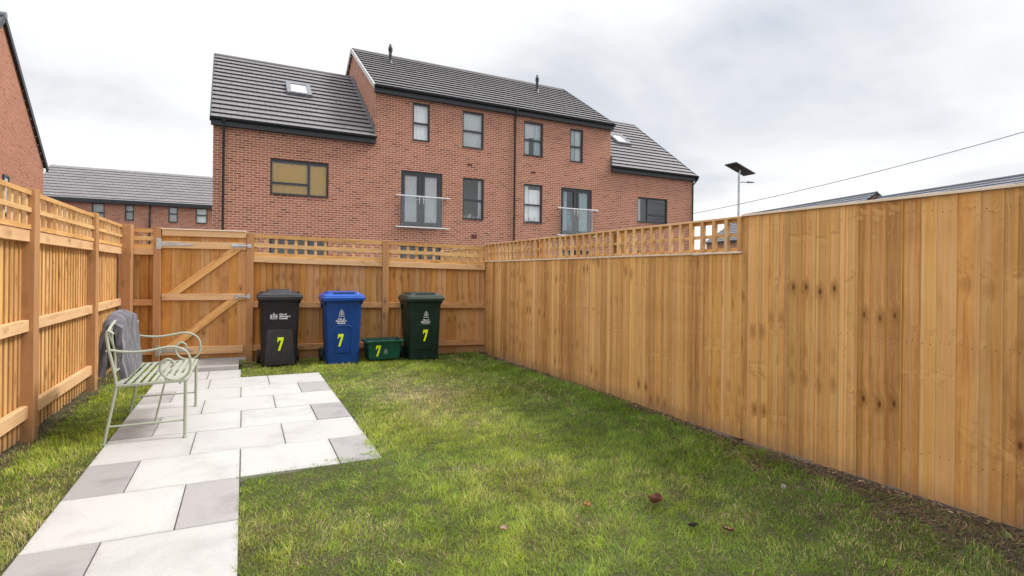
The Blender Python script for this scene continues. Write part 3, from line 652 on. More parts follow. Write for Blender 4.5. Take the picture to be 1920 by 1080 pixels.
def wheelie(label, cx, fy, base, body, lid, scale, kind, horizontal, rz=0.):
    t = thing('wheelie_bin', label, 'wheelie bin', (cx, fy, base), rz, 'wheelie bins along the back fence')
    S_ = scale
    secs = [(0.012, .228, .050, .43, .045), (.10, .231, .046, .455, .045), (.50, .243, .028, .50, .045), (.88, .254, .010, .535, .045), (.905, .257, .008, .54, .045), (.912, .283, -.014, .565, .05), (.955, .285, -.016, .568, .05)]
    mb = MB(); rings = [rrect(hw, y0, y1, z * S_, r) for z, hw, y0, y1, r in secs]
    mb.loft(rings)
    # flange web under the rim on both sides
    for q in (-1, 1):
        mb.prism([(.02, .905), (.52, .905), (.46, .80), (.40, .86), (.08, .87)], lambda p2, d: (d, p2[0], p2[1] * S_), q * .247, q * .272)
    mb.build('body', body, t, smooth=True)
    ft = math.atan((.050 - .010) / (.88 - .012) / S_)              # lean of the front face
    def fyat(z): return .050 - (.050 - .010) * min(1, max(0, (z / S_ - .012) / .868))
    # front recess panel
    mb = MB()
    if kind == 'arch':
        out = [(-.115, .16), (.115, .16), (.118, .50), (.112, .555), (.07, .575), (-.07, .575), (-.112, .555), (-.118, .50)]
        inn = [(x * .93, .17 if z == .16 else z - .012) for x, z in out]
        n = len(out); A = [(x, fyat(z) - .0015, z * S_) for x, z in out]; B = [(x, fyat(z) - .008, z * S_) for x, z in inn]
        C_ = [(x * .97, fyat(z) - .001, z * S_) for x, z in inn]
        mb.loft([A, B, C_], cap0=False, cap1=True)
    else:
        out = [(-.205, .03), (.205, .03), (.19, .20), (.175, .46), (.16, .52), (-.16, .52), (-.175, .46), (-.19, .20)]
        A = [(x, fyat(z) + .004, z * S_) for x, z in out]; B = [(x * .96, fyat(z) - .009 - (.006 if z < .1 else 0), .515 * S_ if z > .5 else z * S_) for x, z in out]
        mb.loft([A, B], cap0=False)
    mb.build('front_panel', plain('scuffed_charcoal_plastic', (.021, .021, .022), .5, bump=.3, bscale=240., var=.25) if kind != 'arch' else body, t, smooth=True)
    # lid
    mb = MB(); y0 = -.035
    rings = [rrect(.298, y0, .56, .935 * S_, .05), rrect(.302, y0 - .004, .565, .95 * S_, .05), rrect(.302, y0 - .004, .565, .972 * S_, .05), rrect(.292, y0 + .006, .56, .980 * S_, .05), rrect(.288, y0 + .012, .555, 1.0 * S_, .05),
             rrect(.262, y0 + .05, .54, 1.022 * S_, .06), rrect(.235, y0 + .08, .52, 1.030 * S_, .06)]
    mb.loft(rings)
    if kind == 'arch':
        mb.loft([rrect(.235, .02, .50, 1.02 * S_, .04), rrect(.222, .035, .49, 1.052 * S_, .04), rrect(.20, .06, .47, 1.056 * S_, .04)])
    else:
        mb.loft([rrect(.17, .10, .50, 1.022 * S_, .03), rrect(.15, .13, .48, 1.062 * S_, .03)])
        for q in (-1, 1): mb.box(q * .235 - .02, q * .235 + .02, .02, .06, 1.01 * S_, 1.035 * S_)
    lo = mb.build('lid', lid, t, smooth=True); lo.data.set_sharp_from_angle(angle=math.radians(22))
    mb = MB()
    if kind == 'arch': mb.box(-.155, .155, .0235, .06, 1.024 * S_, 1.047 * S_); mb.build('grip_slot_shade', M_RUB, t)  # solid dark bar standing in for the shade of the grip recess
    mb = MB()
    mb.tube([(-.20, .585, .975 * S_), (.20, .585, .975 * S_)], .013, 10)
    for q in (-.21, 0, .21): mb.box(q - .02, q + .02, .53, .60, .95 * S_, .99 * S_)
    mb.build('handle', lid, t, smooth=True)
    for q in (-1, 1):
        mb = MB(); pr = [(.0, .10), (.012, .10), (.018, .092), (.018, .04), (.03, .035), (.04, .035), (.04, .092), (.046, .10), (.058, .10)]
        rings = []
        for dx_, r in [(0, .03), (0, .09), (.008, .10), (.042, .10), (.05, .09), (.05, .06), (.035, .05), (.035, .015)]:
            rings.append([(q * (.235 + dx_), .47 + r * math.cos(2 * math.pi * k / 20), .10 + r * math.sin(2 * math.pi * k / 20)) for k in range(20)])
        mb.loft(rings); w_ = mb.build('wheel', M_RUB, t, smooth=True)
    mb = MB(); mb.tube([(-.24, .47, .10), (.24, .47, .10)], .012, 8); mb.build('axle', M_GALV, t)
    # markings; positions read on the front face
    def loc(u, v, out=.003):
        p_ = onY(u, v, fy + .02); z_ = p_.z - base; return (p_.x - cx, fyat(z_) - out, z_)
    return t, ft, loc
GRP = None
def marks(t, ft, loc, crest_uv, crest_s, wide, txt_uv, size, align, seven_uv, sh, out7=.004, slant=.10):
    decal('crest', crest_mesh(crest_s, wide), t, loc(*crest_uv), -ft, M_PRINTC)
    decal('lettering', text_mesh('City of\nDoncaster\nCouncil', size, .0012, align=align, line=.82), t, loc(*txt_uv), -ft, M_PRINT)
    decal('number', seven_mesh(sh, slant), t, loc(*seven_uv, out7), -ft, M_STICK)
t1, ft, loc = wheelie('black wheelie bin with dark grey lid and yellow number, nearest the gate', onY(525, 600, 8.40).x, 8.38, .008, M_PL['black'], M_PL['dlid'], 1.02, 'panel', True)
marks(t1, ft, loc, (513.5, 593), .098, True, (523.8, 591), .034, 'LEFT', (525, 645), .188, .0155)
t2, ft, loc = wheelie('bright blue wheelie bin with blue lid and yellow number, beside the green tub', onY(645, 600, 8.29).x, 8.27, .008, M_PL['blue'], M_PL['blid'], 1.0, 'arch', False)
marks(t2, ft, loc, (640.5, 587.5), .115, False, (640, 599.5), .036, 'CENTER', (638, 638), .182, .010)
t3, ft, loc = wheelie('dark green wheelie bin with faded grey-green lid, furthest right of the bins', onY(797.5, 600, 8.21).x, 8.19, .008, M_PL['green'], M_PL['glid'], .983, 'arch', False)
marks(t3, ft, loc, (799, 590), .112, False, (798.5, 601.3), .035, 'CENTER', (797, 629), .178, .010)

# recycling tub
TX = onY(722, 655, 8.29).x
t = thing('recycling_tub', 'low open green recycling tub with yellow number between the blue and green bins', 'recycling box', (TX, 8.27, .05))
mb = MB(); out = []
def trect(hw, y0, y1, z, wav=0.):
    pts = rrect(hw, y0, y1, z, .04)
    return [(x, y, z + wav * math.sin(x * 40.) ) for x, y, _ in pts]
mb.loft([trect(.235, .03, .36, 0.), trect(.258, .012, .378, .20), trect(.262, .008, .382, .245), trect(.288, -.018, .408, .25), trect(.292, -.022, .412, .275), trect(.285, -.014, .404, .285), trect(.262, .01, .38, .28), trect(.24, .03, .36, .16), trect(.225, .045, .345, .01)], cap1=True)
mb.build('tub', M_PL['tub'], t, smooth=True)
mb = MB()
for k in range(4):
    xa = -.2 + k * .11; mb.tube(spline([(xa, -.018, .283), (xa + .03, -.018, .277), (xa + .06, -.018, .277), (xa + .09, -.018, .283)], 4), .006, 6)
mb.build('rim', M_PL['tub'], t, smooth=True)
tl = math.atan(.018 / .2)
def loc2(u, v):
    p_ = onY(u, v, 8.29); z_ = p_.z - .05; return (p_.x - TX, .03 - .018 * z_ / .2 - .007, z_)
decal('number', seven_mesh(.165, .10), t, loc2(708.5, 658), -tl, M_STICK); decal('crest', crest_mesh(.085, False), t, loc2(723, 659), -tl, M_PRINTG)

# ------------------------------------------------------------------ metal garden bench
YN, YF = 5.17, 6.29
t = thing('garden_bench', 'sage green metal garden bench with scrolled arms and slatted seat', 'bench', (-.68, 5.73, .004))
def bput(o): o.location = (.68, -5.73, 0); return o
def V3(pts, y): return [(x, y, z) for x, z in pts]
backpro = [(-.955, .0), (-.93, .14), (-.885, .40), (-.878, .46), (-.90, .60), (-.928, .74), (-.942, .84), (-.935, .875), (-.915, .868), (-.900, .850)]
armpro = [(-.945, .722), (-.91, .728), (-.84, .714), (-.72, .708), (-.61, .724), (-.53, .738), (-.46, .725), (-.405, .685), (-.382, .62), (-.384, .55), (-.41, .50), (-.46, .472), (-.525, .480), (-.575, .52), (-.593, .575), (-.578, .62), (-.54, .640), (-.508, .622), (-.503, .59), (-.525, .575)]
for y in (YN, YF):
    mb = MB(); mb.tube(spline(V3(backpro, y), 5), .0115, 8); mb.tube([(-.957, y, -.0), (-.956, y, .012)], .018, 10); bput(mb.build('leg', M_SAGE, t, smooth=True))
    mb = MB(); mb.tube([(-.415, y, .0), (-.415, y, .455)], .0125, 10); mb.tube([(-.415, y, 0), (-.415, y, .006), (-.415, y, .02)], [.02, .02, .013], 10); bput(mb.build('leg', M_SAGE, t, smooth=True))
    mb = MB(); mb.tube(spline(V3(armpro, y), 6), .0095, 8); bput(mb.build('armrest', M_SAGE, t, smooth=True))
    mb = MB(); mb.tube([(-.93, y, .14), (-.415, y, .142)], .008, 8); bput(mb.build('stretcher', M_SAGE, t, smooth=True))
mb = MB(); 
mb.beam((-.88, YN, .449), (-.405, YN, .462), .022, .02, (0, 1, 0)); mb.beam((-.88, YF, .449), (-.405, YF, .462), .022, .02, (0, 1, 0))
mb.beam((-.88, YN, .449), (-.88, YF, .449), .02, .02, (1, 0, 0)); mb.beam((-.408, YN, .461), (-.408, YF, .461), .02, .022, (1, 0, 0)); mb.beam((-.88, 5.73, .444), (-.41, 5.73, .452), .02, .012, (0, 1, 0))
bput(mb.build('seat_frame', M_SAGE, t, bevel=.003))
for k in range(9):
    f = k / 8; x_ = -.852 + .414 * f; z_ = .4635 + .012 * f - .006 * math.sin(math.pi * f)
    mb = MB(); mb.beam((x_, YN + .012, z_), (x_, YF - .012, z_), .029, .004, (1, 0, 0)); bput(mb.build('seat_slat', M_SAGE, t))
mb = MB()
arch = [(-.937 , YN + (YF - YN) * f, .865 + .09 * math.sin(math.pi * f) ** .8) for f in [k / 16 for k in range(17)]]
mb.tube(arch, .010, 8); mb.tube([(-.90, YN, .55), (-.90, YF, .55)], .008, 8)
for k in range(1, 9):
    f = k / 9; y_ = YN + (YF - YN) * f; mb.tube([(-.936, y_, .86 + .085 * math.sin(math.pi * f) ** .8), (-.90, y_, .55)], .0065, 6)
mb.tube(spline([(-.936, YN + .015, .86), (-.925, YN + .06, .80), (-.905, YN + .10, .70), (-.90, YN + .09, .55)], 4), .0075, 6)
bput(mb.build('backrest', M_SAGE, t, smooth=True))
mb = MB(); mb.tube([(-.60, 5.73, .445), (-.69, 5.70, .0)], .0075, 8); mb.tube([(-.56, 5.76, .445), (-.50, 5.76, .33)], .007, 8); bput(mb.build('centre_strut', M_SAGE, t, smooth=True))

# throw over the backrest
tm, nt, p = newmat('grey_fleece'); tc = N(nt, 'ShaderNodeTexCoord').outputs['Object']
sc = N(nt, 'ShaderNodeVectorMath', {0: tc, 1: (5., 14., 1.6)}, operation='MULTIPLY').outputs[0]
n = NOISE(nt, sc, 1.6, 5., .65, .9)
c = RAMP(nt, n, [(.32, (.035, .033, .04)), (.47, (.10, .098, .115)), (.56, (.20, .195, .225)), (.70, (.36, .35, .39))])
L(nt, MIX(nt, MATH(nt, 'MULTIPLY', NOISE(nt, tc, 150., 3.), .5), c, (.06, .058, .065)), p.inputs['Base Color']); p.inputs['Roughness'].default_value = .95
p.inputs['Sheen Weight'].default_value = .25; p.inputs['Specular IOR Level'].default_value = .1
L(nt, N(nt, 'ShaderNodeBump', {'Strength': 1., 'Distance': .012, 'Height': NOISE(nt, tc, 110., 5., .7)}).outputs[0], p.inputs['Normal'])
mb = MB(); NS, NY = 44, 34
def prof(f, inner):
    # inverted U over the top rail; f 0 = front hem, 1 = back hem
    Rr = .066 if not inner else .020; cxx = -.95
    lf, lb = .44, .36; arc = math.pi * .052; tot = lf + arc + lb; s_ = f * tot
    if s_ < lf: q = s_ / lf; return (cxx + Rr + (1 - q) * .030, -lf + s_)
    if s_ < lf + arc: a = (s_ - lf) / arc * math.pi; return (cxx + Rr * math.cos(a), Rr * 1.0 * math.sin(a))
    q = (s_ - lf - arc) / lb; return (cxx - Rr - .02 * q, -(s_ - lf - arc))
def tpt(f, g, inner):
    y = 5.40 + .80 * g; fx = (y - YN) / (YF - YN); top = .815 + .115 * math.sin(math.pi * min(1, max(0, fx * .9))) ** 1.0 - .05 * max(0, abs(g - .5) * 2 - .75) ** 2 * 16 * .6
    x_, z_ = prof(f, inner); ed = min(g, 1 - g)
    nn = mnoise.noise(Vector((f * 7., g * 5., 3. if inner else 0))) * .018 + mnoise.noise(Vector((f * 22., g * 19., 1.))) * .003
    puff = (0 if inner else .012 * min(1, ed * 12))
    sx_ = 1 if f < .5 else -1
    zz_ = top + z_ * (1 if z_ > 0 else 1) + .010 * math.sin(g * 9 + f * 3) * (1 if z_ < -.1 else .3)
    return (x_ + sx_ * (nn + puff) * (1 if abs(z_) > .0 or True else 0), y + .012 * math.sin(f * 14 + 1) * (1 - 2 * g), zz_ + (puff if abs(f - .52) < .1 else 0))
ro = []
for j in range(NY + 1):
    g_ = j / NY
    outer = [tpt(i / NS, g_, False) for i in range(NS + 1)]; inner = [tpt(i / NS, g_, True) for i in range(NS + 1)][::-1]
    ro.append(outer + inner)
mb.loft(ro)
th_ = mb.build('throw_blanket', tm, smooth=True)
th_['label'] = 'thick grey fleece throw folded over the backrest of the metal bench'; th_['category'] = 'blanket'

# ------------------------------------------------------------------ litter on the lawn
def leafthing(name, label, cat, u, v, size, col, curl=.4, rz=0.):
    g0 = onG(u, v, .02); mb = MB(); n = 10; ro = []
    for i in range(n + 1):
        tt = i / n; w_ = size * .42 * math.sin(math.pi * tt) ** .7 * (1 + .25 * math.sin(i * 2.3)) + .0008; l_ = (tt - .5) * size
        row = []
        for q in (-1, -.5, 0, .5, 1):
            row.append((l_, q * w_, curl * size * (q * q * .6 + (tt - .5) ** 2 * 1.2) + .004 * random.uniform(-1, 1)))
        ro.append(row + [(a_, b_, c_ - .0012) for a_, b_, c_ in row[::-1]])
    mb.loft(ro); m_ = plain(name + '_surface', col, .8, var=.35)
    o = mb.build(name, m_, smooth=True); o.location = (g0.x, g0.y, .028 + float(gz(g0.x, g0.y))); o.rotation_euler = (random.uniform(-.3, .3), random.uniform(-.3, .3), rz)
    o['label'] = label; o['category'] = cat; return o
leafthing('dead_leaf', 'large curled dark red-brown leaf lying on the lawn', 'leaf', 1228, 948, .095, (.16, .055, .035), .5, .3)
leafthing('dead_leaf', 'small curled tan leaf on the grass left of the red-brown leaf', 'leaf', 1100, 954, .045, (.45, .26, .10), .6, 1.0)
leafthing('dead_leaf', 'pale pinkish leaf fragment on the grass nearest the paving path', 'leaf', 945, 994, .045, (.36, .24, .16), .3, 0.)
leafthing('dead_leaf', 'blackened leaf scrap on the grass below the red-brown leaf', 'leaf', 1300, 993, .06, (.03, .025, .02), .4, .6)
leafthing('dead_leaf', 'faded terracotta leaf on the grass nearest the right fence', 'leaf', 1365, 999, .06, (.20, .10, .06), .3, 2.0)
# dandelion clock
g0 = onG(1468, 920, .03)
t = thing('dandelion', 'white dandelion seed head standing in the grass by the right fence', 'dandelion', (g0.x, g0.y, .0))
mb = MB(); mb.tube([(0, 0, 0), (.004, 0, .05)], .0015, 6); mb.build('stem', plain('stem_green', (.15, .22, .06), .6), t)
mb = MB()
for k in range(90):
    zc = 1 - 2 * (k + .5) / 90; r_ = math.sqrt(1 - zc * zc); a_ = k * 2.4; d_ = Vector((r_ * math.cos(a_), r_ * math.sin(a_), zc))
    mb.tube([Vector((.004, 0, .056)) + d_ * .003, Vector((.004, 0, .056)) + d_ * .015], [.0004, .0013], 3)
mb.build('seed_head', plain('seed_white', (.42, .42, .40), .9), t)
# clods and chips of earth
def clods(name, label, cat, n, xr, yr, sr, col, dens=None, flat=.6):
    mb = MB()
    for _ in range(n):
        x_, y_ = random.uniform(*xr), random.uniform(*yr)
        if dens and random.random() > dens(x_, y_): continue
        s_ = random.uniform(*sr) * (1 if random.random() < .8 else 1.6); z_ = float(gz(x_, y_)); ring = []
        off = random.random() * 50; k = 7; lv = []
        for (hh, rr_) in ((-.3, .8), (.15, 1.), (.55, .75), (.8, .3)):
            lv.append([(x_ + s_ * rr_ * math.cos(6.283 * i / k) * (1 + .5 * mnoise.noise(Vector((i * 1.7, hh * 3, off)))), y_ + s_ * rr_ * math.sin(6.283 * i / k) * (1 + .5 * mnoise.noise(Vector((i * 1.1, hh * 3, off + 9)))), z_ + s_ * flat * hh) for i in range(k)])
        mb.loft(lv)
    o = mb.build(name, plain(name + '_surface', col, .95, var=.5, bump=.8, bscale=90.), smooth=False)
    o['kind'] = 'stuff'; o['label'] = label; o['category'] = cat
clods('soil_clods', 'crumbs of dark bare earth scattered at the foot of the right fence', 'soil', 2600, (2.5, 3.70), (.7, 4.6), (.004, .014), (.075, .05, .032), lambda x, y: max(0, min(1, (x - 2.75) * 1.3)) * (1 if y < 3 else .5))
clods('wood_chips', 'pale chips and dry crumbs lying along the base of the right fence', 'debris', 900, (3.62, 3.715), (.7, 8.4), (.003, .009), (.27, .18, .11), None, .4)
clods('gravel', 'brown gravelly earth strip along the foot of the back fence', 'gravel', 1700, (-.0, 3.6), (8.55, 9.1), (.006, .015), (.17, .11, .08), None, .7)

# ------------------------------------------------------------------ houses
def wall_grid(mb, x0, x1, z0, z1, holes, y=0., reveal=.11):
    xs = sorted({x0, x1, *[h[i] for h in holes for i in (0, 1)]}); zs = sorted({z0, z1, *[h[i] for h in holes for i in (2, 3)]})
    xs = [x for x in xs if x0 <= x <= x1]; zs = [z for z in zs if z0 <= z <= z1]
    for i in range(len(xs) - 1):
        for j in range(len(zs) - 1):
            xm, zm = (xs[i] + xs[i + 1]) / 2, (zs[j] + zs[j + 1]) / 2
            if any(h[0] < xm < h[1] and h[2] < zm < h[3] for h in holes): continue
            a, b, c, d = xs[i], xs[i + 1], zs[j], zs[j + 1]
            mb.quad([(a, y, c), (b, y, c), (b, y, d), (a, y, d)], [(a, c), (b, c), (b, d), (a, d)])
    for (a, b, c, d) in holes:
        r = y + reveal
        mb.quad([(a, y, c), (a, r, c), (a, r, d), (a, y, d)], [(0, c), (reveal, c), (reveal, d), (0, d)]); mb.quad([(b, y, c), (b, y, d), (b, r, d), (b, r, c)], [(0, c), (0, d), (reveal, d), (reveal, c)])
        mb.quad([(a, y, d), (a, r, d), (b, r, d), (b, y, d)], [(a, 0), (a, reveal), (b, reveal), (b, 0)]); mb.quad([(a, y, c), (b, y, c), (b, r, c), (a, r, c)], [(a, 0), (b, 0), (b, reveal), (a, reveal)])
def roof_slope(mb, x0, x1, y0, z0, y1, z1, course=.36, rise=.058, lap=.035):
    Ls = math.hypot(y1 - y0, z1 - z0); n = max(1, round(Ls / course)); dy, dz = (y1 - y0) / Ls, (z1 - z0) / Ls; ny, nz = -dz, dy
    if dy < 0: ny, nz = dz, -dy
    nz, ny = abs(nz), (-abs(ny) if y1 > y0 else abs(ny))
    for k in range(n):
        s0, s1 = Ls * k / n - (lap if k else 0), Ls * (k + 1) / n
        def P(x, s, h): return (x, y0 + dy * s + ny * h, z0 + dz * s + nz * h)
        o_ = random.random() * 50
        mb.add([P(x0, s0 + .05, 0), P(x1, s0 + .05, 0), P(x1, s0, rise + .012), P(x0, s0, rise + .012), P(x1, s1, .012), P(x0, s1, .012)],
               [[0, 1, 2, 3], [3, 2, 4, 5], [0, 3, 5], [1, 4, 2]], [[(x0, k + .02 + 0), (x1, k + .02), (x1, k + .03), (x0, k + .03)], [(x0, k + .03), (x1, k + .03), (x1, k + .97), (x0, k + .97)], [(x0, k + .5)] * 3, [(x1, k + .5)] * 3])
def curtain(x0, x1, z0, z1, y, mat, parent, folds=8):
    mb = MB(); n = max(8, int(folds * 6)); top, bot = [], []
    for i in range(n + 1):
        f = i / n; yy = y + .011 * math.sin(f * folds * 6.283) + .004 * math.sin(f * 17.); x_ = x0 + (x1 - x0) * f
        top.append((x_, yy, z1)); bot.append((x_, yy + .004 * math.sin(f * 31), z0))
    mb.v = top + bot
    for i in range(n): mb.f.append([i, i + 1, i + n + 2, i + n + 1]); mb.uv.append([(0, 0)] * 4); mb.mi.append(0)
    return mb.build('curtain', mat, parent, smooth=True)
def window(root, x0, x1, z0, z1, bars=(), cur=(), y=.055, fw=.062, sill=True, name='window'):
    mb = MB(); d0, d1 = y, y + .06
    mb.box(x0 + .001, x0 + fw, d0, d1, z0 + .001, z1 - .001); mb.box(x1 - fw, x1 - .001, d0, d1, z0 + .001, z1 - .001)
    mb.box(x0 + fw, x1 - fw, d0, d1, z0 + .001, z0 + fw, 'x'); mb.box(x0 + fw, x1 - fw, d0, d1, z1 - fw, z1 - .001, 'x')
    for k in bars:
        if k[0] == 'h': mb.box(k[2], k[3], d0 + .003, d1 - .003, k[1] - .033, k[1] + .033, 'x')
        else: mb.box(k[1] - .036, k[1] + .036, d0 + .002, d1 - .002, k[2], k[3])
    w = mb.build(name, M_FRAME, root)
    if sill:
        mb = MB(); mb.box(x0 + .002, x1 - .002, -.03, d0 - .002, z0 + .002, z0 + .03, 'x'); mb.build('sill', M_FRAME, w)
    mb = MB(); mb.quad([(x0 + fw - .01, d0 + .03, z0 + fw - .01), (x1 - fw + .01, d0 + .03, z0 + fw - .01), (x1 - fw + .01, d0 + .03, z1 - fw + .01), (x0 + fw - .01, d0 + .03, z1 - fw + .01)])
    mb.build('pane', M_GLASS, w)
    for (a, b, c, d, mt, fo) in cur: curtain(a, b, c, d, y + .10, mt, w, fo)
    return w

TH = math.atan(.026)
hs_ = thing('brick_house', 'three-storey red brick house with grey tiled roofs, lower wings and juliet balconies', 'house', (4.07, 19.4, 0), TH)
XL, XM, XR = -4.96, 10.17, 15.08; EW, EM = 6.0, 7.79; DM, DW = 3.95, 4.5; RM, RW = 10.48, 9.50
wins = dict(w1=(-3.34, -1.54, 3.82, 4.98), d1=(.94, 2.49, 2.99, 5.0), w2=(3.31, 4.18, 3.38, 4.95), w3=(5.92, 6.78, 3.38, 4.94), d2=(7.67, 9.22, 2.97, 4.94), w4=(11.70, 13.46, 3.70, 4.84),
            t1=(1.34, 1.99, 6.11, 7.48), t2=(3.27, 4.15, 6.08, 7.46), t3=(5.90, 6.78, 6.07, 7.43), t4=(8.09, 8.74, 6.04, 7.42), g1=(-3.34, -1.54, 1.25, 2.42), g2=(.94, 2.49, .15, 2.33), g3=(7.67, 9.22, .15, 2.33), g4=(11.7, 13.46, 1.25, 2.40), g5=(3.4, 4.15, .9, 2.33))
mb = MB()
for (a, b, zt) in ((XL, 0., EW), (0., XM, EM), (XM, XR, EW)): wall_grid(mb, a, b, -.06, zt, [h for h in wins.values() if a < h[0] < b])
def gable(mb, x, y0, y1, ze, zr, z0=0., yr=None):
    yr = yr or (y0 + y1) / 2
    pts = [(x, y0, z0), (x, y1, z0), (x, y1, ze), (x, yr, zr), (x, y0, ze)]; mb.add(pts, [[0, 1, 2, 3, 4]], [[(q[1], q[2]) for q in pts]])
gable(mb, XL, .0, 2 * DW, EW + .12, RW - .04); gable(mb, XR, .0, 2 * DW, EW + .12, RW - .04); gable(mb, 0., 0., 2 * DM, EM + .12, RM - .04); gable(mb, XM, 0., 2 * DM, EM + .12, RM - .04)
for (a, b, zt, yb) in ((XL, 0, EW, 2 * DW), (0, XM, EM, 2 * DM), (XM, XR, EW, 2 * DW)): mb.quad([(a, yb, 0), (b, yb, 0), (b, yb, zt), (a, yb, zt)], [(a, 0), (b, 0), (b, zt), (a, zt)])
mb.build('wall', M_BRICK, hs_)
mb = MB(); mb.box(XL + .1, XR - .1, 1.6, 1.65, 0, EW, 'x'); mb.box(.1, XM - .1, 1.6, 1.65, EW, EM, 'x')
for zf in (2.65, 5.55): mb.box(XL + .1, XR - .1, .2, 1.6, zf - .12, zf, 'x')
for xw in (-1.0, 2.95, 5.05, 7.2, 10.1): mb.box(xw - .05, xw + .05, .2, 1.6, 0, EW if xw < 0 or xw > 10 else EM)
mb.build('interior', M_ROOM, hs_)
rise = lambda D_, zr, ze: (zr - ze)
# roofs
for (x0, x1, D_, ze, zr, nm) in ((XL - .06, -.002, DW, EW, RW, 0), (-.07, XM + .07, DM, EM, RM, 1), (XM + .002, XR + .06, DW, EW, RW, 0)):
    sl = (zr - ze - .12) / D_; mb = MB()
    roof_slope(mb, x0, x1, -.16, ze + .12 - .16 * sl, D_, zr, .36); roof_slope(mb, x0, x1, 2 * D_ + .16, ze + .12 - .16 * sl, D_, zr, .36)
    mb.quad([(x0, -.15, ze + .08 - .15 * sl), (x1, -.15, ze + .08 - .15 * sl), (x1, D_, zr - .04), (x0, D_, zr - .04)]); 
    rf = mb.build('roof', M_TILE, hs_)
    mb = MB(); mb.tube([(x0, D_, zr + .0), (x1, D_, zr + .0)], .085, 10); mb.build('ridge', M_TILE, rf)
    for q, xx in ((-1, x0), (1, x1)):
        if (nm == 0 and ((x0 < -1 and q == 1) or (x0 > 5 and q == -1))): continue
        mb = MB()
        for (ya, yb) in ((-.18, D_), (2 * D_ + .18, D_)):
            za = ze + .12 - .18 * sl
            mb.beam((xx + q * .015, ya, za - .02), (xx + q * .015, yb, zr - .02), .04, .15, (1, 0, 0))
        mb.build('verge', M_VERGE if (nm == 1 and q == -1) else M_TRIM, rf)
    # fascia, soffit, gutter
    mb = MB(); mb.box(x0, x1, -.15, -.125, ze - .20, ze + .04, 'x'); mb.box(x0 + .001, x1 - .001, -.1249, -.001, ze - .195, ze - .18, 'x'); mb.build('fascia', M_TRIM, rf)
    mb = MB(); pr = []
    for k in range(9):
        a_ = math.pi + math.pi * k / 8; pr.append((-.215 + .062 * math.cos(a_), ze + .02 + .062 * math.sin(a_)))
    pr += [(-.215 + .055, ze + .02), (-.215 - .055, ze + .02)]
    mb.prism(pr, lambda q, d: (d, q[0], q[1]), x0 - .01, x1 + .01); mb.build('gutter', M_TRIM, rf)
# flashings where the wing roofs meet the taller block
for xx in (-.012, XM + .012):
    mb = MB(); q = -1 if xx < 0 else 1; sl = (RW - EW - .12) / DW
    n = 14
    for k in range(n):
        ya, yb = -.1 + (DM + .3) * k / n, -.1 + (DM + .3) * (k + 1) / n; za = EW + .12 + sl * ya
        if za + .2 > EM + .12 + (RM - EM - .12) * max(0, ya) / DM: continue
        mb.box(min(xx, xx + q * .01), max(xx, xx + q * .01), ya, yb, za - .02, EW + .12 + sl * yb + .17, 'y')
    mb.build('flashing', M_LEAD, hs_)
def twobar(n, cur=None):
    x0, x1, z0, z1 = wins[n]; zm = z0 + (z1 - z0) * .47
    return window(hs_, *wins[n], [('h', zm, x0 + .062, x1 - .062)], cur or [(x0, x1, z0, z1, M_NET, 5)])
def split(n, left_wide, mat):
    x0, x1, z0, z1 = wins[n]; w = x1 - x0; xv = x0 + w * (.655 if left_wide else .345); zt = z0 + (z1 - z0) * .33
    b = [('v', xv, z0 + .062, z1 - .062), ('h', zt, x0 + .062, xv - .036) if left_wide else ('h', zt, xv + .036, x1 - .062)]
    return b
x0, x1, z0, z1 = wins['w1']; window(hs_, *wins['w1'], split('w1', True, 0), [(x0, x1, z0, z1 - .12, M_YEL, 11)])
x0, x1, z0, z1 = wins['w4']; window(hs_, *wins['w4'], split('w4', False, 0), [(x0, x0 + .28, z0, z1, M_NET, 3)])
x0, x1, z0, z1 = wins['g1']; window(hs_, *wins['g1'], split('g1', True, 0), [(x0, x1, z0, z1 - .62, M_NET, 9)])
x0, x1, z0, z1 = wins['g4']; window(hs_, *wins['g4'], split('g4', False, 0))
twobar('t1'); twobar('t2'); twobar('g5')
x0, x1, z0, z1 = wins['t3']; twobar('t3', [(x0, x0 + .3, z0, z1, M_NET, 3), (x0 + .3, x1, z0 + .75, z1, M_NET, 3), (x1 - .35, x1, z0, z1, M_BLUEC, 3)])
x0, x1, z0, z1 = wins['t4']; twobar('t4', [(x0, x0 + .3, z0, z1, M_BLUEC, 3), (x1 - .32, x1, z0, z1, M_NET, 3)])
x0, x1, z0, z1 = wins['w2']; w2 = twobar('w2', [(x1 - .18, x1, z0, z1, M_NET, 2)])
mb = MB()
for (q, hh) in ((.12, .10), (.26, .12), (.36, .20), (.50, .09), (.66, .12)): mb.box(x0 + q, x0 + q + .08, .22, .28, z0 + .05, z0 + .05 + hh)
mb.build('ornaments', M_WHITE, w2)
x0, x1, z0, z1 = wins['w3']; w3 = twobar('w3', [(x0, x0 + .28, z0, z1, M_NET, 3), (x0 + .3, x1, z0 + .1, z1 - .2, M_NET, 4)])
mb = MB()
for k in range(9): mb.tube([(x0 + .1 + k * .07, .16, z0 + .05), (x0 + .12 + k * .07 + random.uniform(-.03, .03), .16, z0 + random.uniform(.12, .26))], .012, 5)
mb.build('ornaments', M_DARKROOM, w3)
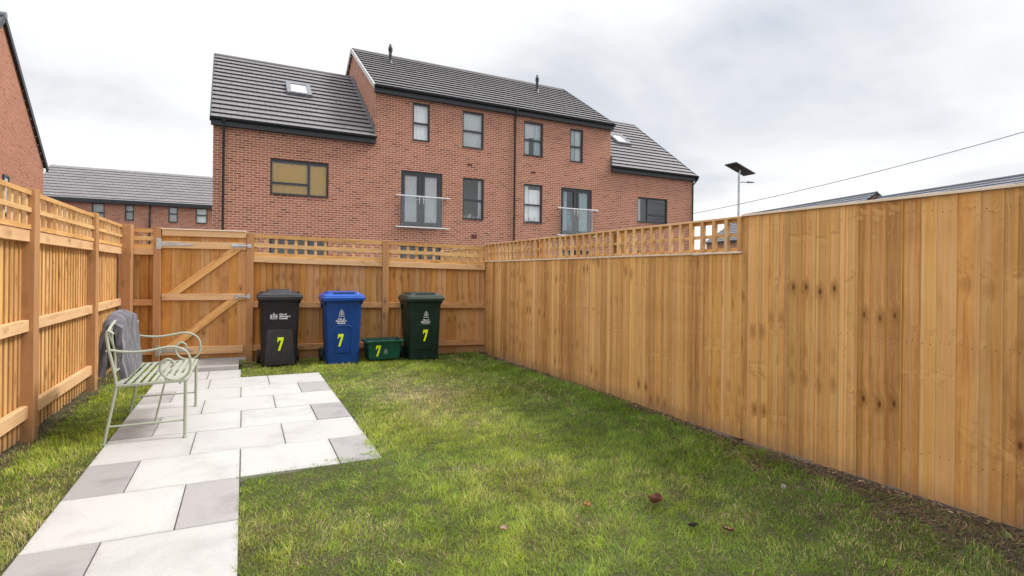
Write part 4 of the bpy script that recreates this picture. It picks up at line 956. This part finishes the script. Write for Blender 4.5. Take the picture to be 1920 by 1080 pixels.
def french(n, cur):
    x0, x1, z0, z1 = wins[n]; xm = (x0 + x1) / 2
    d = window(hs_, *wins[n], [('v', xm, z0 + .062, z1 - .062)], cur, sill=False, name='french_door')
    for (a, b) in ((x0 + .064, xm - .038), (xm + .038, x1 - .064)):
        mb = MB(); y0_, y1_ = .045, .10; zz0, zz1 = z0 + .064, z1 - .064; f_ = .085
        mb.box(a, a + f_, y0_, y1_, zz0, zz1); mb.box(b - f_, b, y0_, y1_, zz0, zz1); mb.box(a + f_, b - f_, y0_, y1_, zz0, zz0 + .12, 'x'); mb.box(a + f_, b - f_, y0_, y1_, zz1 - f_, zz1, 'x')
        mb.build('door_leaf', M_FRAME, d)
    mb = MB()
    for q in (-1, 1): mb.box(xm + q * .075 - .012, xm + q * .075 + .012, .036, .044, z0 + .85, z0 + 1.1); mb.tube([(xm + q * .075, .03, z0 + 1.0), (xm + q * .075, .0, z0 + 1.0), (xm + q * .18, -.005, z0 + 1.0)], .009, 6)
    mb.build('handle', M_WHITE, d)
    for nm_, za_, zb_ in (('balcony_sill', z0 - .03, z0 + .01), ('balcony_rail', z0 + 1.085, z0 + 1.125)):
        b = MB(); b.box(x0 - .21, x1 + .27, -.11, -.07, za_, zb_, 'x')
        for q in (x0 - .14, x1 + .14): b.box(q - .02, q + .02, -.071, -.001, za_ + .004, zb_ - .004)
        bo = b.build(nm_, M_WHITE, hs_)
    mb = MB(); mb.box(x0 - .01, x1 + .01, -.098, -.086, z0 + .011, z0 + 1.084, 'x'); mb.build('balcony_glass', M_GLASS_L, bo)
    return d
x0, x1, z0, z1 = wins['d1']; french('d1', [(x0 + .05, x0 + .62, z0, z1, M_NET, 6), (x1 - .72, x1 - .16, z0, z1, M_NET, 6)])
x0, x1, z0, z1 = wins['d2']; d2 = french('d2', [(x0 + .05, x0 + .38, z0, z1, M_BLUEC, 4), (x1 - .55, x1 - .1, z0, z1, M_BLUEC, 5)])
mb = MB()
for (cx_2, cz_, r_) in ((x0 + .50, z0 + .95, .09), (x0 + .48, z0 + .75, .11), (x0 + .52, z0 + .52, .13)): mb.loft([[(cx_2 + r_ * k2 * math.cos(i * .6283), yy, cz_ + r_ * k2 * math.sin(i * .6283)) for i in range(10)] for yy, k2 in ((.15, .5), (.17, 1.), (.20, .6))])
mb.build('ornaments', plain('turquoise_toy', (.10, .42, .50), .5), d2)
mb = MB()
for (cx_2, cz_, r_) in ((x0 + 1.02, z0 + .98, .10), (x0 + 1.02, z0 + .82, .12)): mb.loft([[(cx_2 + r_ * k2 * math.cos(i * .6283), yy, cz_ + r_ * k2 * math.sin(i * .6283)) for i in range(10)] for yy, k2 in ((.15, .5), (.17, 1.), (.20, .6))])
mb.build('ornaments', plain('orange_toy', (.75, .20, .06), .5), d2)
for n in ('g2', 'g3'):
    x0, x1, z0, z1 = wins[n]; window(hs_, *wins[n], [('v', (x0 + x1) / 2, z0 + .062, z1 - .062)], (), sill=False, name='french_door')
def downpipe(root, x, ztop, z0=0., bend=False, y=-.06, r=.036):
    mb = MB()
    pts = [(x, -.2, ztop), (x, -.2, ztop - .12), (x, y, ztop - .34), (x, y, z0)]
    if bend: pts = [(x + .12, -.2, ztop), (x + .12, -.2, ztop - .12), (x - .05, y, ztop - .4), (x - .05, y, z0)]
    mb.tube(pts, r, 8); mb.box(x - .055 + (.12 if bend else 0), x + .055 + (.12 if bend else 0), -.245, -.15, ztop - .06, ztop + .035)
    zc = ztop - .7
    while zc > z0 + .3: mb.tube([(pts[-1][0], y, zc), (pts[-1][0], y, zc + .05)], r * 1.25, 8); zc -= 1.8
    return mb.build('downpipe', M_TRIM, root, smooth=True)
downpipe(hs_, XL + .29, EW); downpipe(hs_, 5.47, EM); downpipe(hs_, XR - .07, EW, bend=True)
for (u, v, w_, hz) in ((881, 309, .2, .07), (1000, 323, .2, .07), (889, 443, .22, .14), (757, 300, .0, 0)):
    if not w_: continue
    rr_ = ray(u, v); O_ = Vector((4.07, 19.4, 0)); uy_ = Vector((-math.sin(TH), math.cos(TH), 0)); ux_ = Vector((math.cos(TH), math.sin(TH), 0)); C0 = Vector((0, 0, H))
    tt = ((O_ - C0).dot(uy_)) / rr_.dot(uy_); q = C0 + rr_ * tt - O_; xx = q.dot(ux_)
    mb = MB(); mb.box(xx - w_ / 2, xx + w_ / 2, -.012, .02, q.z - hz / 2, q.z + hz / 2, 'x')
    for k in range(4): mb.box(xx - w_ / 2 + .02 + k * w_ / 4, xx - w_ / 2 + .04 + k * w_ / 4, -.018, -.011, q.z - hz / 2 + .01, q.z + hz / 2 - .01)
    mb.build('air_brick', plain('terracotta_vent', (.13, .035, .02), .7), hs_)
# flues and rooflights sit on the slopes
def on_slope(D_, ze, zr, y): return ze + .12 + (zr - ze - .12) * y / D_
for (xx, yy) in ((1.28, 2.95), (8.05, 2.75)):
    zb = on_slope(DM, EM, RM, yy); mb = MB()
    mb.tube([(xx, yy, zb - .05), (xx, yy, zb + .12)], [.13, .07], 10); mb.tube([(xx, yy, zb + .1), (xx, yy, zb + .58)], .062, 10)
    for k in range(3): mb.tube([(xx, yy, zb + .50 + k * .06), (xx, yy, zb + .535 + k * .06)], [.095, .075], 10)
    mb.tube([(xx, yy, zb + .66), (xx, yy, zb + .80)], [.07, .03], 10)
    mb.build('flue', M_TRIM, hs_, smooth=True)
for (xa, xb, ya, yb) in ((-2.58, -1.93, 2.10, 2.80), (12.15, 12.80, 2.02, 2.72)):
    slp = math.atan((RW - EW - .12) / DW); mb = MB(); n_ = Vector((0, -math.sin(slp), math.cos(slp))); d_ = Vector((0, math.cos(slp), math.sin(slp)))
    A = Vector((0, ya, on_slope(DW, EW, RW, ya))); Ln = (yb - ya) / math.cos(slp)
    def Q(x, s, h): v_ = A + d_ * s + n_ * h; return (x, v_.y, v_.z)
    def bar(x_0, x_1, s0, s1, h0, h1):
        mb.hexa([Q(x_0, s0, h0), Q(x_1, s0, h0), Q(x_1, s0, h1), Q(x_0, s0, h1), Q(x_0, s1, h0), Q(x_1, s1, h0), Q(x_1, s1, h1), Q(x_0, s1, h1)], 1)
    bar(xa - .1, xa + .05, -.08, Ln + .08, .04, .16); bar(xb - .05, xb + .1, -.08, Ln + .08, .04, .16); bar(xa + .05, xb - .05, -.08, .05, .04, .16); bar(xa + .05, xb - .05, Ln - .05, Ln + .08, .04, .16)
    rl = mb.build('rooflight', M_LEAD, hs_); mb = MB(); mb.quad([Q(xa + .05, .05, .13), Q(xb - .05, .05, .13), Q(xb - .05, Ln - .05, .13), Q(xa + .05, Ln - .05, .13)])
    mb.build('pane', plain('rooflight_glass', (.62, .65, .68), .08, spec=1.), rl)

# far terrace across the back left
yb_ = 40.
P1, P2 = onY(60, 367, yb_), onY(470, 392.5, yb_)
tr = thing('terraced_house', 'long low brick terrace with a dark grey roof seen beyond the gate', 'house', (P1.x, yb_, 0))
Ln = P2.x - P1.x; ze = 5.37; holes = []
for (ua, ub, va, vb) in ((172, 196.5, 376, 420), (234, 251.5, 381, 413.5), (316, 333.5, 387, 417.5), (367, 389, 389.5, 419.5)):
    a_, b_ = onY(ua, va, yb_), onY(ub, va, yb_); c_ = onY(ub, vb, yb_); holes.append((a_.x - P1.x, b_.x - P1.x, c_.z, ze - .12))
mb = MB(); wall_grid(mb, 0, Ln, -.06, ze, holes); gable(mb, 0, 0, 8, ze, ze + 2.6); gable(mb, Ln, 0, 8, ze, ze + 2.6); mb.build('wall', M_BRICK, tr)
mb = MB(); mb.box(.1, Ln - .1, 1.2, 1.25, 0, ze, 'x'); mb.build('interior', M_ROOM, tr)
mb = MB(); roof_slope(mb, -.1, Ln + .1, -.15, ze - .0, 3.6, ze + 2.45, .36, .035); mb.quad([(-.1, 3.6, ze + 2.45), (Ln + .1, 3.6, ze + 2.45), (Ln + .1, 8, ze), (-.1, 8, ze)]); rf = mb.build('roof', M_TILE, tr)
mb = MB(); mb.box(-.1, Ln + .1, -.2, -.12, ze - .12, ze + .1, 'x'); mb.build('gutter', M_TRIM, rf)
for h in holes: window(tr, *h, [('h', (h[2] + h[3]) / 2 + .05, h[0] + .06, h[1] - .06)], [(h[0], h[1], h[2], h[3], M_BLIND, 1)], fw=.055, y=.02)
a_ = onY(281, 400, yb_).x - P1.x; mb = MB(); mb.tube([(a_, -.06, ze), (a_, -.06, 0)], .045, 6); mb.build('downpipe', M_TRIM, tr)

# gable end of the neighbouring house on the left
hx_, yE, zE, yR, zR = -6.54, 25.35, 5.05, 21.42, 8.75
lh = thing('brick_house', 'pale orange brick gable end of the neighbouring house at the left edge', 'house', (hx_, yE, 0))
yb2 = yR - (yE - yR)
mb = MB(); pts = [(0, 0, -.06), (0, yb2 - yE, -.06), (0, yb2 - yE, zE), (0, yR - yE, zR), (0, 0, zE)]
wh = (-7.02, -6.1, 3.35, 4.35)  # window in the gable (y, z)
ya, yb = yb2 - yE, 0.
def gpiece(poly): mb.add([(0, y, z) for y, z in poly], [list(range(len(poly)))], [[(y, z) for y, z in poly]])
w0, w1, v0, v1 = -3.15, -1.75, 3.1, 4.28
w0, w1 = None, None
gpiece([(ya, -.06), (yb, -.06), (yb, zE), (yR - yE, zR), (ya, zE)])
mb.quad([(0, 0, -.06), (-8, 0, -.06), (-8, 0, zE), (0, 0, zE)], [(0, 0), (8, 0), (8, zE), (0, zE)]); mb.quad([(0, ya, -.06), (-8, ya, -.06), (-8, ya, zE), (0, ya, zE)], [(0, 0), (8, 0), (8, zE), (0, zE)])
mb.build('wall', M_BRICK2, lh)
mb = MB(); roof_slope(mb, -8, .05, ya - .15, zE - .1, yR - yE, zR + .08, .36); roof_slope(mb, -8, .05, .15, zE - .1, yR - yE, zR + .08, .36); rf = mb.build('roof', M_TILE, lh)
mb = MB()
for (a_, b_) in ((ya - .2, yR - yE), (.2, yR - yE)): mb.beam((.07, a_, zE - .13), (.07, b_, zR + .06), .05, .16, (1, 0, 0))
mb.build('verge', M_TRIM, rf)
mb = MB(); mb.tube([(-8, yR - yE, zR + .12), (.1, yR - yE, zR + .12)], .11, 10); mb.build('ridge', M_LEAD, rf)
# small window seen over the left fence
rr_ = ray(4, 326); p_ = Vector((0, 0, H)) + rr_ * (hx_ / rr_.x); rr_ = ray(15, 331); q_ = Vector((0, 0, H)) + rr_ * (hx_ / rr_.x)
mb = MB(); y0_, y1_ = p_.y - yE, q_.y - yE
mb.box(.0, .045, y0_, y1_, p_.z - 1.2, p_.z - 1.13, 'y'); mb.box(.0, .045, y0_, y1_, p_.z - .07, p_.z, 'y'); mb.box(0, .045, y0_, y0_ + .07, p_.z - 1.13, p_.z - .07); mb.box(0, .045, y1_ - .07, y1_, p_.z - 1.13, p_.z - .07)
w_ = mb.build('window', M_FRAME, lh); mb = MB(); mb.quad([(.02, y0_, p_.z - 1.15), (.02, y1_, p_.z - 1.15), (.02, y1_, p_.z - .05), (.02, y0_, p_.z - .05)]); mb.build('pane', plain('blind_glass', (.6, .62, .62), .1, spec=.8), w_)

# terrace to the right, above the fence: ridge line bears 11.2 degrees left of the camera axis
def camxy(lat, w): return RT * lat + FWD * w
dR = (RT * -.194 + FWD * .981)
def rowhouse(name, label, s0, s1, zr, ze, w_ref=44., lat=29.1, half=4.6):
    A = camxy(lat - .194 * s0, w_ref + .981 * s0); L_ = (s1 - s0)
    # local x runs away from the viewer along the ridge, local -y faces the garden
    ang = math.atan2(dR.y, dR.x); r = thing(name, label, 'house', (A.x, A.y, 0), ang, 'terraced houses on the right beyond the fence')
    mb = MB()
    for yy in (-half, half): mb.quad([(0, yy, -.06), (L_, yy, -.06), (L_, yy, ze), (0, yy, ze)], [(0, 0), (L_, 0), (L_, ze), (0, ze)])
    gable(mb, 0, -half, half, ze, zr - .05); gable(mb, L_, -half, half, ze, zr - .05); mb.build('wall', M_BRICK, r)
    mb = MB(); roof_slope(mb, -.1, L_ + .1, half + .2, ze - .05, 0, zr, .38, .045); roof_slope(mb, -.1, L_ + .1, -half - .2, ze - .05, 0, zr, .38, .045); rf = mb.build('roof', M_TILE_F, r)
    mb = MB(); mb.tube([(-.12, 0, zr + .02), (L_ + .12, 0, zr + .02)], .10, 8); mb.build('ridge', M_TILE_F, rf)
    for xx in (-.12, L_ + .12):
        mb = MB()
        for q in (-1, 1): mb.beam((xx, q * (half + .2), ze - .1), (xx, 0, zr - .02), .05, .16, (1, 0, 0))
        mb.build('verge', M_TRIM, rf)
    mb = MB(); 
    for q in (-1, 1): mb.box(-.1, L_ + .1, q * (half + .24) - .05, q * (half + .24) + .05, ze - .18, ze + .0, 'x')
    mb.build('gutter', M_TRIM, rf)
    return r
rowhouse('terraced_house', 'grey roofed brick terrace behind the solar lamp, its ridge ending above the right fence', 0.2, 17.5, 8.12, 4.95)
rowhouse('terraced_house', 'nearer grey roof of a terrace rising above the right fence at the picture edge', -22., 0.0, 7.68, 4.7)

# solar street lamp
bs = onY(1384, 470, 17.9); lpX, lpY = bs.x, bs.y
t = thing('street_lamp', 'solar street lamp with a tilted dark panel on a grey steel pole', 'street lamp', (lpX, lpY, 0))
mb = MB(); mb.tube([(0, 0, 0), (0, 0, 1.2), (0, 0, 5.9)], [.075, .06, .045], 12); mb.build('pole', M_GALV, t, smooth=True)
l_ = (RT * 1.24 + FWD * .9 + UP * -.32); s_ = (RT * .35 + FWD * -.456 + UP * .03); c_ = UP * 6.14 + RT * .05; n_ = l_.cross(s_).normalized()
if n_.z < 0: n_ = -n_
mb = MB(); cs = [c_ - l_ / 2 - s_ / 2, c_ + l_ / 2 - s_ / 2, c_ + l_ / 2 + s_ / 2, c_ - l_ / 2 + s_ / 2]
mb.loft([cs, [q + n_ * .035 for q in cs]]); pn = mb.build('solar_panel', plain('solar_panel_back', (.06, .045, .045), .5), t)
mb = MB(); a_ = c_ - l_ * .25 - n_ * .03; mb.loft([[a_ + l_ * q[0] * .10 + s_ * q[1] * .2 for q in ((-1, -1), (1, -1), (1, 1), (-1, 1))], [a_ + n_ * .03 + l_ * q[0] * .12 + s_ * q[1] * .22 for q in ((-1, -1), (1, -1), (1, 1), (-1, 1))]]); mb.build('junction_box', M_TRIM, pn)
mb = MB(); mb.tube([(0, 0, 5.85), tuple(UP * 6.0 + RT * .03), tuple(c_ - n_ * .01)], .04, 8); mb.build('bracket', M_GALV, t)
mb = MB(); q0 = UP * 5.57; mb.tube([tuple(q0), tuple(q0 + RT * .35 + UP * .01)], .025, 8)
mb.build('arm', M_GALV, t, smooth=True)
mb = MB(); a_ = q0 + RT * .33; d_ = RT
rg = []
for (s0_, hw_, hh_) in ((0, .03, .025), (.08, .06, .045), (.30, .075, .035), (.37, .02, .012)):
    cc = a_ + d_ * s0_ + UP * .01; rg.append([tuple(cc + FWD * hw_ * math.cos(k * .7854) + UP * hh_ * math.sin(k * .7854)) for k in range(8)])
mb.loft(rg); mb.build('lamp_head', plain('lamp_head_grey', (.22, .23, .25), .5), t, smooth=True)

# overhead cable
A = camxy((1290 - 960) / F * 27, 27) + UP * (H + (515.5 - 401.5) / F * 27); B = camxy((2300 - 960) / F * 17, 17) + UP * (H + (526 - 131) / F * 17)
pts = []
for k in range(41):
    f = k / 40; q = A.lerp(B, f); q.z -= .55 * 4 * f * (1 - f) * .55; pts.append(q)
mb = MB(); mb.tube(pts, .012, 6); o = mb.build('overhead_cable', M_CABLE, smooth=True); o['label'] = 'thin black overhead cable crossing the sky above the right fence'; o['category'] = 'cable'
